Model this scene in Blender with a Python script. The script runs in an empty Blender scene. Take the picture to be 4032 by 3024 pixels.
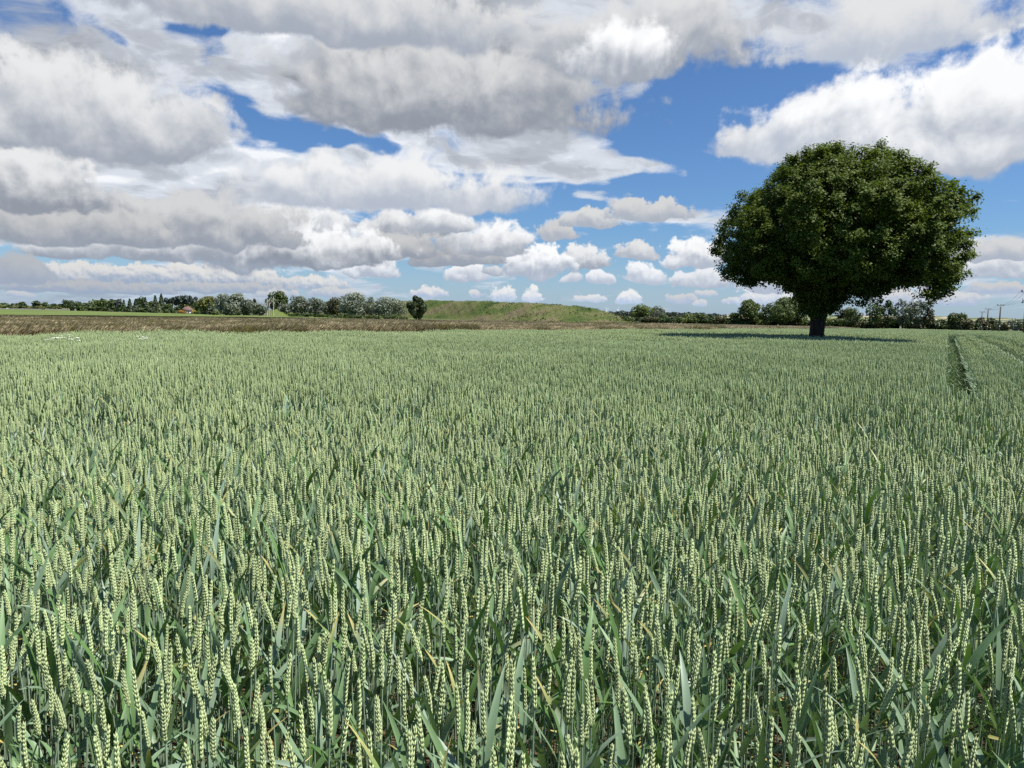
import bpy, math, random
import numpy as np

PARTS = {'all'}          # what to build
def want(p): return 'all' in PARTS or p in PARTS
rng = np.random.default_rng(7)
random.seed(7)
scene = bpy.context.scene
COL = scene.collection

# ------------------------------------------------------------------ camera
F = 2800.0                       # focal length in photograph pixels (4032 wide)
CX, CY = 2016.0, 1512.0
PITCH = math.atan(279.0 / F)     # horizon 279 px above the middle
ROLL = math.atan(0.0145)         # the photograph leans a little
EYE = np.array([0.0, 0.0, 1.65])
_f = np.array([0.0, math.cos(PITCH), -math.sin(PITCH)])
_u0 = np.array([0.0, math.sin(PITCH), math.cos(PITCH)])
_r0 = np.array([1.0, 0.0, 0.0])
_r = math.cos(ROLL) * _r0 + math.sin(ROLL) * _u0
_u = math.cos(ROLL) * _u0 - math.sin(ROLL) * _r0
def ray(x, y):
    d = _f + (x - CX) / F * _r - (y - CY) / F * _u
    return d / np.linalg.norm(d)
def azel(x, y):
    d = ray(x, y)
    return math.degrees(math.atan2(d[0], d[1])), math.degrees(math.asin(d[2]))

cam_data = bpy.data.cameras.new('camera')
cam_data.sensor_width = 36.0
cam_data.lens = F / 4032.0 * 36.0
cam_data.clip_start = 0.05
cam_data.clip_end = 30000.0
cam = bpy.data.objects.new('camera', cam_data)
COL.objects.link(cam)
from mathutils import Matrix, Vector
cam.matrix_world = Matrix(((_r[0], _u[0], -_f[0], EYE[0]), (_r[1], _u[1], -_f[1], EYE[1]),
                           (_r[2], _u[2], -_f[2], EYE[2]), (0, 0, 0, 1)))
scene.camera = cam

# ------------------------------------------------------------------ render look
scene.view_settings.view_transform = 'Standard'
scene.view_settings.look = 'None'
scene.view_settings.exposure = 0.76
scene.view_settings.gamma = 1.0
scene.view_settings.use_curve_mapping = False
scene.render.engine = 'CYCLES'
cy = scene.cycles
cy.max_bounces = 6; cy.diffuse_bounces = 3; cy.glossy_bounces = 2
cy.transmission_bounces = 3; cy.transparent_max_bounces = 8
cy.caustics_reflective = False; cy.caustics_refractive = False
cy.use_adaptive_sampling = True; cy.adaptive_threshold = 0.008
cy.use_denoising = False

# ------------------------------------------------------------------ sun
SUN_EL = math.radians(61.0)
SUN_AZ = math.radians(104.0)      # clockwise from straight ahead (+Y) towards the right (+X)
sun_dir = Vector((math.sin(SUN_AZ) * math.cos(SUN_EL), math.cos(SUN_AZ) * math.cos(SUN_EL), math.sin(SUN_EL)))
sun_data = bpy.data.lights.new('sun', 'SUN')
sun_data.energy = 5.0
sun_data.angle = math.radians(0.55)
sun_data.color = (1.0, 0.955, 0.88)
sun = bpy.data.objects.new('sun', sun_data)
sun.rotation_euler = sun_dir.to_track_quat('Z', 'Y').to_euler()
sun.location = (0, 0, 60)
COL.objects.link(sun)

# ------------------------------------------------------------------ sky with broken cumulus
# The cloud shader is cut into fields of sky (node groups joined by mix shaders), each holding only the clouds
# that reach into it, so that a ray works through one field and not through the whole sky.
nt = None
def _set(sock, v):
    if isinstance(v, bpy.types.NodeSocket): nt.links.new(v, sock)
    elif v is not None: sock.default_value = v
def M(op, a, b=None, c=None, clamp=False):
    n = nt.nodes.new('ShaderNodeMath'); n.operation = op; n.use_clamp = clamp
    _set(n.inputs[0], a); _set(n.inputs[1], b); _set(n.inputs[2], c)
    return n.outputs[0]
def VM(op, a, b=None, c=None, scale=None):
    n = nt.nodes.new('ShaderNodeVectorMath'); n.operation = op
    _set(n.inputs[0], a); _set(n.inputs[1], b); _set(n.inputs[2], c)
    if scale is not None: _set(n.inputs['Scale'], scale)
    return n.outputs['Value'] if op in ('LENGTH', 'DOT_PRODUCT', 'DISTANCE') else n.outputs[0]
def MR(v, a, b, c=0.0, d=1.0, kind='SMOOTHSTEP'):
    n = nt.nodes.new('ShaderNodeMapRange'); n.interpolation_type = kind
    _set(n.inputs['Value'], v); _set(n.inputs['From Min'], a); _set(n.inputs['From Max'], b)
    _set(n.inputs['To Min'], c); _set(n.inputs['To Max'], d)
    return n.outputs['Result']
def MIX(f, a, b):
    n = nt.nodes.new('ShaderNodeMix'); n.data_type = 'RGBA'
    _set(n.inputs[0], f); _set(n.inputs[6], a); _set(n.inputs[7], b)
    return n.outputs[2]
def NOISE(v, scale, detail=5.0, rough=0.55, dist=0.0, out='Fac', lac=2.0):
    n = nt.nodes.new('ShaderNodeTexNoise'); n.noise_dimensions = '2D'
    _set(n.inputs['Vector'], v); n.inputs['Scale'].default_value = scale; n.inputs['Detail'].default_value = detail
    n.inputs['Roughness'].default_value = rough; n.inputs['Distortion'].default_value = dist
    n.inputs['Lacunarity'].default_value = lac
    return n.outputs[out]
def VORO(v, scale, detail=2.0, rough=0.5):
    n = nt.nodes.new('ShaderNodeTexVoronoi'); n.voronoi_dimensions = '2D'; n.feature = 'F1'; n.normalize = True
    _set(n.inputs['Vector'], v); n.inputs['Scale'].default_value = scale; n.inputs['Detail'].default_value = detail
    n.inputs['Roughness'].default_value = rough
    return n.outputs['Distance']
def XYZ(x, y, z):
    n = nt.nodes.new('ShaderNodeCombineXYZ'); _set(n.inputs[0], x); _set(n.inputs[1], y); _set(n.inputs[2], z)
    return n.outputs[0]
def SEP(v):
    n = nt.nodes.new('ShaderNodeSeparateXYZ'); _set(n.inputs[0], v); return n.outputs

# (middle x, middle y, half width, half height, weight) in photograph pixels, turned into directions of sky below
COVER = [
    (400, 300, 1050, 560, .82), (1450, 130, 900, 330, .85), (2250, 80, 700, 240, .75), (650, 800, 1100, 230, .70),
    (1500, 660, 800, 150, .60), (2090, 430, 200, 220, .55), (3480, 60, 520, 150, .70), (2850, 40, 500, 120, .45),
    (2380, 640, 480, 80, .78), (2650, 720, 330, 60, .66), (2480, 860, 420, 70, .50), (3880, 1040, 320, 170, .62),
    (500, 1140, 1100, 60, .62), (2700, 960, 260, 60, .35), (2480, 330, 200, 70, .40), (3000, 240, 200, 60, .35),
    (3300, 1120, 500, 60, .35), (1950, 480, 300, 140, .3), (1700, 1060, 500, 60, .32),
    (150, 150, 100, 60, -.50), (375, 165, 90, 40, -.5), (760, 180, 150, 38, -.8), (900, 390, 190, 110, -1.15),
    (1190, 460, 230, 48, -.85), (1440, 545, 110, 35, -.4), (2790, 470, 420, 250, -.75), (2150, 790, 420, 60, -.6),
    (3950, 130, 200, 130, -.8), (2600, 560, 150, 110, -.4), (3900, 760, 300, 110, -.5), (200, 1020, 300, 40, -.4)]
TONE = [
    (1800, 290, 620, 130, -.42), (1450, 50, 620, 110, -.26), (2450, 190, 350, 110, -.25), (220, 290, 420, 190, -.34),
    (300, 560, 500, 70, -.24), (900, 120, 500, 60, .12), (2430, 150, 170, 130, .42), (1150, 720, 800, 110, .28),
    (650, 420, 300, 130, .18), (1150, 240, 130, 130, .20), (2100, 480, 200, 130, -.25), (700, 860, 800, 80, -.14), (3880, 1040, 320, 170, -.08),
    (450, 1170, 1100, 60, -.45), (100, 1000, 400, 60, -.2), (3500, 40, 420, 90, .12), (1000, 560, 200, 60, .15)]
# heaped clouds with bright heads and flat grey bases: (middle x, base y, half width, height, head tone, base tone)
GROUPS = {
 'far': dict(scale=64.0, soft=0.13, amp=.85, clouds=[
  (1982, 1174, 60, 50, .97, .76), (2093, 1175, 46, 48, .98, .78), (2473, 1186, 54, 48, .98, .78), (2345, 1182, 44, 26, .93, .76),
  (2283, 1183, 26, 22, .90, .76), (1690, 1162, 75, 36, .92, .72), (1870, 1166, 32, 26, .88, .72), (2690, 1186, 70, 28, .82, .70),
  (2780, 1160, 40, 22, .84, .72), (2900, 1190, 60, 24, .86, .72), (3050, 1192, 150, 75, .95, .75), (2760, 1200, 26, 24, .85, .75),
  (120, 1110, 170, 56, .84, .62), (350, 1102, 220, 62, .88, .62), (560, 1100, 150, 58, .89, .62), (780, 1105, 230, 66, .90, .62),
  (990, 1112, 160, 56, .90, .62), (1140, 1125, 130, 40, .86, .62), (1260, 1130, 110, 46, .90, .66), (880, 1145, 260, 36, .74, .60),
  (330, 1145, 330, 40, .70, .58), (1330, 1165, 120, 34, .82, .66), (60, 1165, 60, 20, .80, .65), (1090, 1165, 80, 26, .8, .66),
  (3760, 1190, 90, 40, .86, .70), (3950, 1150, 110, 34, .80, .70), (3560, 1190, 120, 50, .85, .70)]),
 'mid': dict(scale=34.0, soft=0.12, amp=.85, clouds=[
  (1470, 1076, 110, 66, .97, .70), (1845, 1098, 88, 64, .96, .70), (1935, 1078, 55, 38, .86, .66), (2370, 1112, 58, 46, .96, .74),
  (2250, 1106, 52, 30, .90, .74), (2535, 1100, 92, 64, .97, .74), (2760, 1118, 130, 58, .93, .70), (2740, 1036, 130, 90, .97, .72),
  (2530, 1006, 100, 56, .88, .70), (2300, 1046, 130, 86, .92, .64), (2120, 1068, 150, 120, .99, .70), (3080, 1130, 180, 100, .90, .70),
  (1720, 1040, 150, 60, .70, .60), (1860, 1030, 130, 55, .74, .62), (2190, 925, 90, 60, .80, .70), (2330, 880, 130, 55, .84, .70), (2560, 850, 180, 65, .82, .70),
  (3870, 1075, 150, 75, .92, .70), (4000, 1010, 160, 60, .82, .70), (3700, 1010, 120, 46, .80, .70)]),
 'big': dict(scale=20.0, soft=0.17, amp=.95, clouds=[
  (1900, 985, 230, 112, .97, .65), (1590, 925, 190, 112, .92, .64), (1740, 905, 150, 92, .96, .68), (1290, 915, 100, 90, .95, .68),
  (1560, 1000, 240, 80, .78, .60), (1040, 1006, 250, 215, .95, .60), (620, 1000, 330, 110, .93, .60), (340, 1000, 220, 76, .92, .60), (1250, 1018, 320, 140, .97, .56),
  (760, 925, 420, 170, .82, .62), (330, 935, 330, 120, .78, .61), (130, 785, 240, 190, .90, .60), (20, 1090, 170, 90, .70, .60)]),
 'near': dict(scale=13.0, soft=0.24, amp=.95, clouds=[
  (300, 540, 520, 270, .90, .66), (1750, 430, 720, 380, .85, .60), (1250, 110, 900, 200, .86, .68), (2480, 230, 420, 260, .86, .64), (3480, 165, 430, 170, .88, .76),
  (1500, 800, 700, 170, .93, .74),
  (3020, 590, 200, 120, .88, .76), (3300, 572, 400, 240, .96, .76), (3760, 570, 540, 305, .99, .72), (4120, 565, 420, 300, .97, .72),
  (2440, 270, 230, 190, .99, .66)]),
}
CLOUD_GAIN = 10.0        # the strength of about 0.1 brings sky and cloud back down together
def lin(c): return tuple((max(v, 0) ** 2.2) * CLOUD_GAIN for v in c[:3]) + (1,)
DEG = 57.29578

def field_group(name, a0, a1, e0, e1):
    """One field of sky, azimuth a0..a1 and elevation e0..e1 in degrees."""
    global nt
    ng = bpy.data.node_groups.new(name, 'ShaderNodeTree')
    ng.interface.new_socket('dir', in_out='INPUT', socket_type='NodeSocketVector')
    ng.interface.new_socket('angles', in_out='INPUT', socket_type='NodeSocketVector')
    ng.interface.new_socket('clear', in_out='INPUT', socket_type='NodeSocketColor')
    ng.interface.new_socket('sky', in_out='OUTPUT', socket_type='NodeSocketShader')
    nt = ng
    gi = nt.nodes.new('NodeGroupInput'); go = nt.nodes.new('NodeGroupOutput')
    dirv, AE, clear = gi.outputs['dir'], gi.outputs['angles'], gi.outputs['clear']
    tiny = 1e-7 * (len(bpy.data.node_groups) + 1)      # a field's nodes differ from the next field's, or the renderer would merge and hoist them
    dirv = VM('ADD', dirv, (tiny, 0, 0)); AE = VM('ADD', AE, (tiny, 0, 0))
    dx, dy, dz = SEP(dirv)
    EL = VM('DOT_PRODUCT', AE, (0, 1, 0))
    def reaches(a, e, ra, re, ma, me):
        return a + ra > a0 - ma and a - ra < a1 + ma and e + re > e0 - me and e - re < e1 + me
    def blob_sum(coord, blobs, base):
        total = base
        first = True
        for (x, y, rx, ry, w) in blobs:
            a, e = azel(x, y); ra, re = rx / F * DEG, ry / F * DEG
            if not reaches(a, e, ra * 1.45, re * 1.45, 8.5, 4.0): continue
            c2 = coord if first else VM('MULTIPLY_ADD', total, (1e-9, 1e-9, 0), coord)   # one after the other: keeps the shader's stack small
            q = VM('MULTIPLY_ADD', c2, (1 / ra, 1 / re, 0), (-a / ra, -e / re, 0))
            total = M('ADD', total, MR(VM('LENGTH', q), 0.0, 1.45, w, 0.0))
            first = False
        return total
    zc = M('ADD', M('MAXIMUM', dz, 0.0), 0.20)
    PL = XYZ(M('DIVIDE', dx, zc), M('DIVIDE', dy, zc), 0.0)
    warpc = VM('SUBTRACT', NOISE(PL, 1.9, 3.0, 0.55, out='Color'), (0.5, 0.5, 0.5))
    AEw = VM('MULTIPLY_ADD', warpc, (16.0, 7.0, 0.0), AE)
    PLw = VM('MULTIPLY_ADD', warpc, (.35, .35, 0), PL)
    n_sheet = NOISE(PLw, 2.6, 7.0, 0.58)
    n_fine = NOISE(VM('ADD', PLw, (7.3, 2.1, 0)), 8.0, 6.0, 0.62)
    cover = blob_sum(AEw, COVER, -0.30)
    cov = M('ADD', cover, M('ADD', M('MULTIPLY', M('SUBTRACT', n_sheet, 0.5), 2.2), M('MULTIPLY', M('SUBTRACT', n_fine, 0.5), 0.50)))
    sheet_a = MR(cov, -0.10, 0.42)
    tone = blob_sum(AEw, TONE, 0.62)
    puff_s = VORO(PLw, 5.5, 2.0, 0.6)
    slit = M('SUBTRACT', NOISE(VM('ADD', PLw, (0.03, -0.09, 0.0)), 2.6, 5.0, 0.58), n_sheet)
    slit = M('ADD', slit, M('MULTIPLY', M('SUBTRACT', 0.38, puff_s), 0.22))
    tone = M('ADD', tone, M('ADD', M('MULTIPLY', slit, 1.25), M('MULTIPLY', M('SUBTRACT', n_fine, 0.5), 0.40)))
    tone = M('ADD', tone, MR(cov, 0.0, 1.1, 0.13, -0.12))
    ramp = nt.nodes.new('ShaderNodeValToRGB'); ramp.color_ramp.interpolation = 'EASE'
    els = ramp.color_ramp.elements
    els[0].position = 0.05; els[0].color = (.27, .29, .32, 1)
    els[1].position = 1.0; els[1].color = (.90, .92, .95, 1)
    el = els.new(0.45); el.color = (.48, .51, .56, 1)
    el = els.new(0.75); el.color = (.68, .72, .78, 1)
    nt.links.new(tone, ramp.inputs[0])
    col = MIX(M('MULTIPLY', sheet_a, MR(EL, -1.0, 3.0, 0.55, 0.97)), clear, VM('SCALE', ramp.outputs[0], scale=CLOUD_GAIN))
    for gname, g in GROUPS.items():
        s = g['scale'] / DEG
        todo = []
        for c in g['clouds']:
            a, e = azel(c[0], c[1]); ra, re = c[2] / F * DEG, c[3] / F * DEG
            if reaches(a, e, ra * 1.9, re * 1.9, .5 / s, .4 / s): todo.append((a, e, ra, re, c[4], c[5]))
        if not todo: continue
        ae = VM('MULTIPLY_ADD', col, (1e-9, 1e-9, 1e-9), AE)
        nlow = VM('SUBTRACT', NOISE(ae, s * 0.55, 2.0, 0.50, out='Color'), (.5, .5, .5))
        wv = VM('MULTIPLY_ADD', nlow, (0.36 / s, 0.36 / s, 0), ae)
        puff = VORO(wv, s, 3.0, 0.60)
        fbm = NOISE(wv, s * 1.3, 7.0, 0.62)
        fbm_up = NOISE(VM('ADD', wv, (0.10 / s, 0.22 / s, 0)), s * 1.3, 5.0, 0.60)
        puff_up = VORO(VM('ADD', wv, (0.12 / s, 0.26 / s, 0)), s, 2.0, 0.6)
        edge = M('ADD', M('MULTIPLY', M('SUBTRACT', 0.42, puff), 1.05 * g['amp']), M('MULTIPLY', M('SUBTRACT', fbm, 0.5), 1.15 * g['amp']))
        lit = M('ADD', M('MULTIPLY', M('SUBTRACT', puff_up, puff), 0.75), M('MULTIPLY', M('SUBTRACT', fbm, fbm_up), 0.65))
        AEj = VM('MULTIPLY_ADD', nlow, (0.8 / s, 0.52 / s, 0.0), ae)
        for (a, e, ra, re, bright, dark) in todo:
            q = VM('MULTIPLY_ADD', VM('MULTIPLY_ADD', col, (1e-9, 1e-9, 0), AEj), (1 / ra, 1 / re, 0), (-a / ra, -e / re, 0))
            qx = VM('DOT_PRODUCT', q, (1, 0, 0)); qy = VM('DOT_PRODUCT', q, (0, 1, 0))
            below = M('MAXIMUM', qy, M('MULTIPLY', qy, -3.6))
            rad = M('SQRT', M('MULTIPLY_ADD', qx, qx, M('MULTIPLY', below, below)))
            alpha = MR(M('ADD', M('SUBTRACT', 0.92, rad), edge), 0.0, g['soft'] * 1.6)
            t = MR(M('ADD', M('MULTIPLY_ADD', qy, 0.95, 0.18), lit), -0.05, 0.85)
            cd = (dark * .935, dark * .98, dark * 1.055); cb = (bright * .992, bright * .996, bright)
            if gname == 'far': cd = (dark * .90, dark * .98, dark * 1.10); cb = (bright, bright * .98, bright * .94)
            col = MIX(alpha, col, MIX(t, lin(cd), lin(cb)))
    # pale air over the horizon
    col = MIX(MR(EL, -0.5, 6.0, 0.42, 0.0), col, (.46 * CLOUD_GAIN, .58 * CLOUD_GAIN, .78 * CLOUD_GAIN, 1))
    bg = nt.nodes.new('ShaderNodeBackground')
    nt.links.new(col, bg.inputs['Color'])
    bg.inputs['Strength'].default_value = 0.062
    nt.links.new(bg.outputs[0], go.inputs[0])
    return ng

world = bpy.data.worlds.new('World')
scene.world = world
world.use_nodes = True
WT = world.node_tree
WT.nodes.clear()
nt = WT
dirv = nt.nodes.new('ShaderNodeTexCoord').outputs['Generated']
dx, dy, dz = SEP(dirv)
AZ = M('MULTIPLY', M('ARCTAN2', dx, dy), DEG)
EL = M('MULTIPLY', M('ARCSINE', dz), DEG)
AE = XYZ(AZ, EL, 0.0)
sky = nt.nodes.new('ShaderNodeTexSky')
sky.sky_type = 'NISHITA'
sky.sun_disc = False
sky.sun_elevation = SUN_EL
sky.sun_rotation = SUN_AZ
sky.altitude = 20.0
sky.air_density = 1.0; sky.dust_density = 0.5; sky.ozone_density = 3.0
clear = VM('MULTIPLY', sky.outputs[0], (0.60, 0.83, 1.10))
def field(a0, a1, e0, e1):
    global nt
    g = field_group('sky_field', a0, a1, e0, e1)
    nt = WT
    n = nt.nodes.new('ShaderNodeGroup'); n.node_tree = g
    nt.links.new(dirv, n.inputs[0]); nt.links.new(AE, n.inputs[1]); nt.links.new(clear, n.inputs[2])
    return n.outputs[0]
def choose(value, cuts, shaders):
    """shaders[i] where cuts[i-1] < value < cuts[i]"""
    if not cuts: return shaders[0]
    k = len(cuts) // 2
    n = nt.nodes.new('ShaderNodeMixShader')
    _set(n.inputs[0], M('GREATER_THAN', value, cuts[k]))
    _set(n.inputs[1], choose(value, cuts[:k], shaders[:k + 1]))
    _set(n.inputs[2], choose(value, cuts[k + 1:], shaders[k + 1:]))
    return n.outputs[0]
ACUT = [-24, -9, 5, 21]
ECUT = [0, 3.4, 7.5, 13, 28]
rows = [None]
for e0, e1 in zip(ECUT, ECUT[1:]):
    edges = [-180] + ACUT + [180]
    rows.append(choose(AZ, ACUT, [field(a0, a1, e0, e1) for a0, a1 in zip(edges, edges[1:])]))
rows.append(field(-180, 180, 28, 90))
gb = nt.nodes.new('ShaderNodeBackground')     # below the horizon, hidden by the ground
gb.inputs['Color'].default_value = (2.0, 2.4, 2.2, 1); gb.inputs['Strength'].default_value = 0.062
rows[0] = gb.outputs[0]
wo = nt.nodes.new('ShaderNodeOutputWorld')
nt.links.new(choose(EL, ECUT, rows), wo.inputs[0])
world.cycles.sampling_method = 'MANUAL'
world.cycles.sample_map_resolution = 512

# ------------------------------------------------------------------ the lie of the land and pixel -> place
_RT = [0, 30, 45, 60, 80, 100, 150, 200, 250, 300, 400, 500, 650, 900, 1200, 2000, 3000, 5000, 9000]
_DT = [0, 0, .06, .18, .38, .6, 1.15, 1.7, 2.2, 2.6, 3.15, 3.45, 3.62, 3.72, 3.8, 3.95, 4.1, 4.5, 5.5]
def drop(r): return np.interp(r, _RT, _DT)
def gz(x, y): return -float(drop(math.hypot(x, y)))
_MR = np.concatenate([np.linspace(1, 100, 400), np.geomspace(100.5, 8500, 1500)])
def at_px(x, y):
    """The ground point seen at a pixel of the photograph."""
    d = ray(x, y); h = math.hypot(d[0], d[1])
    z = EYE[2] + _MR * d[2] / h
    k = np.nonzero(z < -drop(_MR))[0]
    r = _MR[k[0]] if len(k) else 8000.0
    return np.array([d[0] / h * r, d[1] / h * r, -float(drop(r))]), r
def at_r(x, r, y=1250.0):
    """The ground point below the pixel column x at range r."""
    d = ray(x, y); h = math.hypot(d[0], d[1])
    return np.array([d[0] / h * r, d[1] / h * r, -float(drop(r))])
def z_px(x, y, r):
    d = ray(x, y); return EYE[2] + d[2] / math.hypot(d[0], d[1]) * r

# ------------------------------------------------------------------ mesh building
class MB:
    def __init__(self): self.V, self.T, self.Q, self.C, self.n = [], [], [], [], 0
    def add(self, V, tris=None, quads=None, col=None):
        V = np.asarray(V, np.float32).reshape(-1, 3)
        if tris is not None and len(tris): self.T.append(np.asarray(tris, np.int32).reshape(-1, 3) + self.n)
        if quads is not None and len(quads): self.Q.append(np.asarray(quads, np.int32).reshape(-1, 4) + self.n)
        c = np.ones((len(V), 4), np.float32)
        if col is not None: c[:, :3] = np.asarray(col, np.float32)
        self.V.append(V); self.C.append(c); self.n += len(V)
        return self
    def join(self, other, off=(0, 0, 0), rot=0.0, scale=1.0):
        if not other.n: return
        V = np.concatenate(other.V) * scale
        c, s = math.cos(rot), math.sin(rot)
        V = np.stack([V[:, 0] * c - V[:, 1] * s, V[:, 0] * s + V[:, 1] * c, V[:, 2]], 1) + np.asarray(off, np.float32)
        self.add(V, np.concatenate(other.T) if other.T else None, np.concatenate(other.Q) if other.Q else None, np.concatenate(other.C)[:, :3])
    def mesh(self, name, mat, smooth=False, colors=False):
        V = np.concatenate(self.V)
        T = np.concatenate(self.T) if self.T else np.zeros((0, 3), np.int32)
        Q = np.concatenate(self.Q) if self.Q else np.zeros((0, 4), np.int32)
        me = bpy.data.meshes.new(name)
        me.vertices.add(len(V)); me.vertices.foreach_set('co', V.astype(np.float32).ravel())
        nl = len(T) * 3 + len(Q) * 4
        me.loops.add(nl); me.loops.foreach_set('vertex_index', np.concatenate([T.ravel(), Q.ravel()]).astype(np.int32))
        me.polygons.add(len(T) + len(Q))
        st = np.concatenate([np.arange(len(T)) * 3, len(T) * 3 + np.arange(len(Q)) * 4]).astype(np.int32)
        me.polygons.foreach_set('loop_start', st)
        if smooth: me.polygons.foreach_set('use_smooth', np.ones(len(T) + len(Q), bool))
        if colors:
            a = me.color_attributes.new('tint', 'FLOAT_COLOR', 'POINT')
            a.data.foreach_set('color', np.concatenate(self.C).ravel())
        me.update(calc_edges=True)
        if mat is not None: me.materials.append(mat)
        return me
    def obj(self, name, mat, parent=None, smooth=False, colors=False, loc=None):
        return link(name, self.mesh(name, mat, smooth, colors), parent, loc)
def link(name, data, parent=None, loc=None):
    o = bpy.data.objects.new(name, data); COL.objects.link(o)
    if loc is not None: o.location = [float(v) for v in loc]
    if parent is not None: o.parent = parent
    return o
def tag(o, label, cat, group=None, kind=None):
    if label: o['label'] = label
    if cat: o['category'] = cat
    if group: o['group'] = group
    if kind: o['kind'] = kind
    return o
def thing(name, loc, label, cat, group=None, rz=0.0):
    o = link(name, None, None, loc); o.rotation_euler = (0, 0, rz)
    o.empty_display_size = 0.2
    return tag(o, label, cat, group)
def structure(name, mb, mat, smooth=True, colors=False):
    o = mb.obj(name, mat, None, smooth, colors); o['kind'] = 'structure'; return o
def tube(mb, P, R, sides=6, col=None, cap=True):
    P = np.asarray(P, float); R = np.broadcast_to(np.asarray(R, float), (len(P),))
    d = np.gradient(P, axis=0); d /= np.linalg.norm(d, axis=1)[:, None] + 1e-9
    ref = np.array([0.0, 0.0, 1.0]) if abs(d[0][2]) < .9 else np.array([1.0, 0.0, 0.0])
    a = np.cross(d, ref); a /= np.linalg.norm(a, axis=1)[:, None] + 1e-9
    b = np.cross(d, a)
    th = np.arange(sides) / sides * 2 * math.pi
    V = P[:, None, :] + R[:, None, None] * (a[:, None, :] * np.cos(th)[None, :, None] + b[:, None, :] * np.sin(th)[None, :, None])
    n, k = len(P), sides
    Q = [(i * k + j, i * k + (j + 1) % k, (i + 1) * k + (j + 1) % k, (i + 1) * k + j) for i in range(n - 1) for j in range(k)]
    V = V.reshape(-1, 3); T = []
    if cap:
        V = np.concatenate([V, P[-1:]]); T = [((n - 1) * k + j, (n - 1) * k + (j + 1) % k, n * k) for j in range(k)]
    mb.add(V, T, Q, col)
def box(mb, c, s, col=None, rz=0.0):
    x, y, z = np.asarray(s, float) / 2
    V = np.array([(-x, -y, -z), (x, -y, -z), (x, y, -z), (-x, y, -z), (-x, -y, z), (x, -y, z), (x, y, z), (-x, y, z)])
    cc, ss = math.cos(rz), math.sin(rz)
    V = np.stack([V[:, 0] * cc - V[:, 1] * ss, V[:, 0] * ss + V[:, 1] * cc, V[:, 2]], 1) + np.asarray(c, float)
    mb.add(V, None, [(0, 3, 2, 1), (4, 5, 6, 7), (0, 1, 5, 4), (1, 2, 6, 5), (2, 3, 7, 6), (3, 0, 4, 7)], col)
def unit(v): return v / (np.linalg.norm(v, axis=-1, keepdims=True) + 1e-9)
def leaf_faces(mb, P, N, L, W, col=None, up=None, fold=0.0):
    """One four-cornered leaf per point: lies across the normal N, long axis random in that plane (or along up)."""
    n = len(P)
    ref = unit(rng.normal(size=(n, 3))) if up is None else up
    A = unit(np.cross(N, ref)); B = np.cross(N, A)
    L = np.broadcast_to(L, (n,))[:, None]; W = np.broadcast_to(W, (n,))[:, None]
    lift = N * (fold * W)
    V = np.stack([P - B * L * .5, P + A * W * .5 + lift, P + B * L * .5, P - A * W * .5 + lift], 1).reshape(-1, 3)
    i = np.arange(n)[:, None] * 4
    c = None if col is None else np.repeat(np.broadcast_to(col, (n, 3)), 4, axis=0)
    if fold: mb.add(V, np.concatenate([i + [[0, 1, 2]], i + [[0, 2, 3]]]), None, c)
    else: mb.add(V, None, i + [[0, 1, 2, 3]], c)

# ------------------------------------------------------------------ materials
def new_mat(name):
    m = bpy.data.materials.new(name); m.use_nodes = True
    t = m.node_tree; t.nodes.clear()
    o = t.nodes.new('ShaderNodeOutputMaterial')
    return m, t, o
def ramp_nodes(t, fac, stops):
    r = t.nodes.new('ShaderNodeValToRGB'); e = r.color_ramp.elements
    e[0].position, e[0].color = stops[0][0], (*stops[0][1], 1)
    e[1].position, e[1].color = stops[-1][0], (*stops[-1][1], 1)
    for p, c in stops[1:-1]:
        k = e.new(p); k.color = (*c, 1)
    t.links.new(fac, r.inputs[0]); return r.outputs[0]
def noise_nodes(t, scale, detail=5, rough=.6, coord='Object', stretch=None, dist=0.0):
    tc = t.nodes.new('ShaderNodeTexCoord'); v = tc.outputs[coord]
    if stretch:
        mp = t.nodes.new('ShaderNodeMapping'); mp.inputs['Scale'].default_value = stretch
        t.links.new(v, mp.inputs[0]); v = mp.outputs[0]
    n = t.nodes.new('ShaderNodeTexNoise'); t.links.new(v, n.inputs['Vector'])
    n.inputs['Scale'].default_value = scale; n.inputs['Detail'].default_value = detail; n.inputs['Roughness'].default_value = rough
    n.inputs['Distortion'].default_value = dist
    return n.outputs['Fac']
def mat_noise(name, scale, stops, rough=.9, bump=0.0, detail=6, stretch=None, spec=.2, dist=0.0, bscale=None):
    m, t, o = new_mat(name)
    f = noise_nodes(t, scale, detail, .62, stretch=stretch, dist=dist)
    p = t.nodes.new('ShaderNodeBsdfPrincipled')
    t.links.new(ramp_nodes(t, f, stops), p.inputs['Base Color'])
    p.inputs['Roughness'].default_value = rough; p.inputs['Specular IOR Level'].default_value = spec
    if bump:
        b = t.nodes.new('ShaderNodeBump'); b.inputs['Strength'].default_value = bump
        t.links.new(f if bscale is None else noise_nodes(t, bscale, 6, .65, stretch=stretch), b.inputs['Height'])
        t.links.new(b.outputs[0], p.inputs['Normal'])
    t.links.new(p.outputs[0], o.inputs[0]); return m
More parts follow.
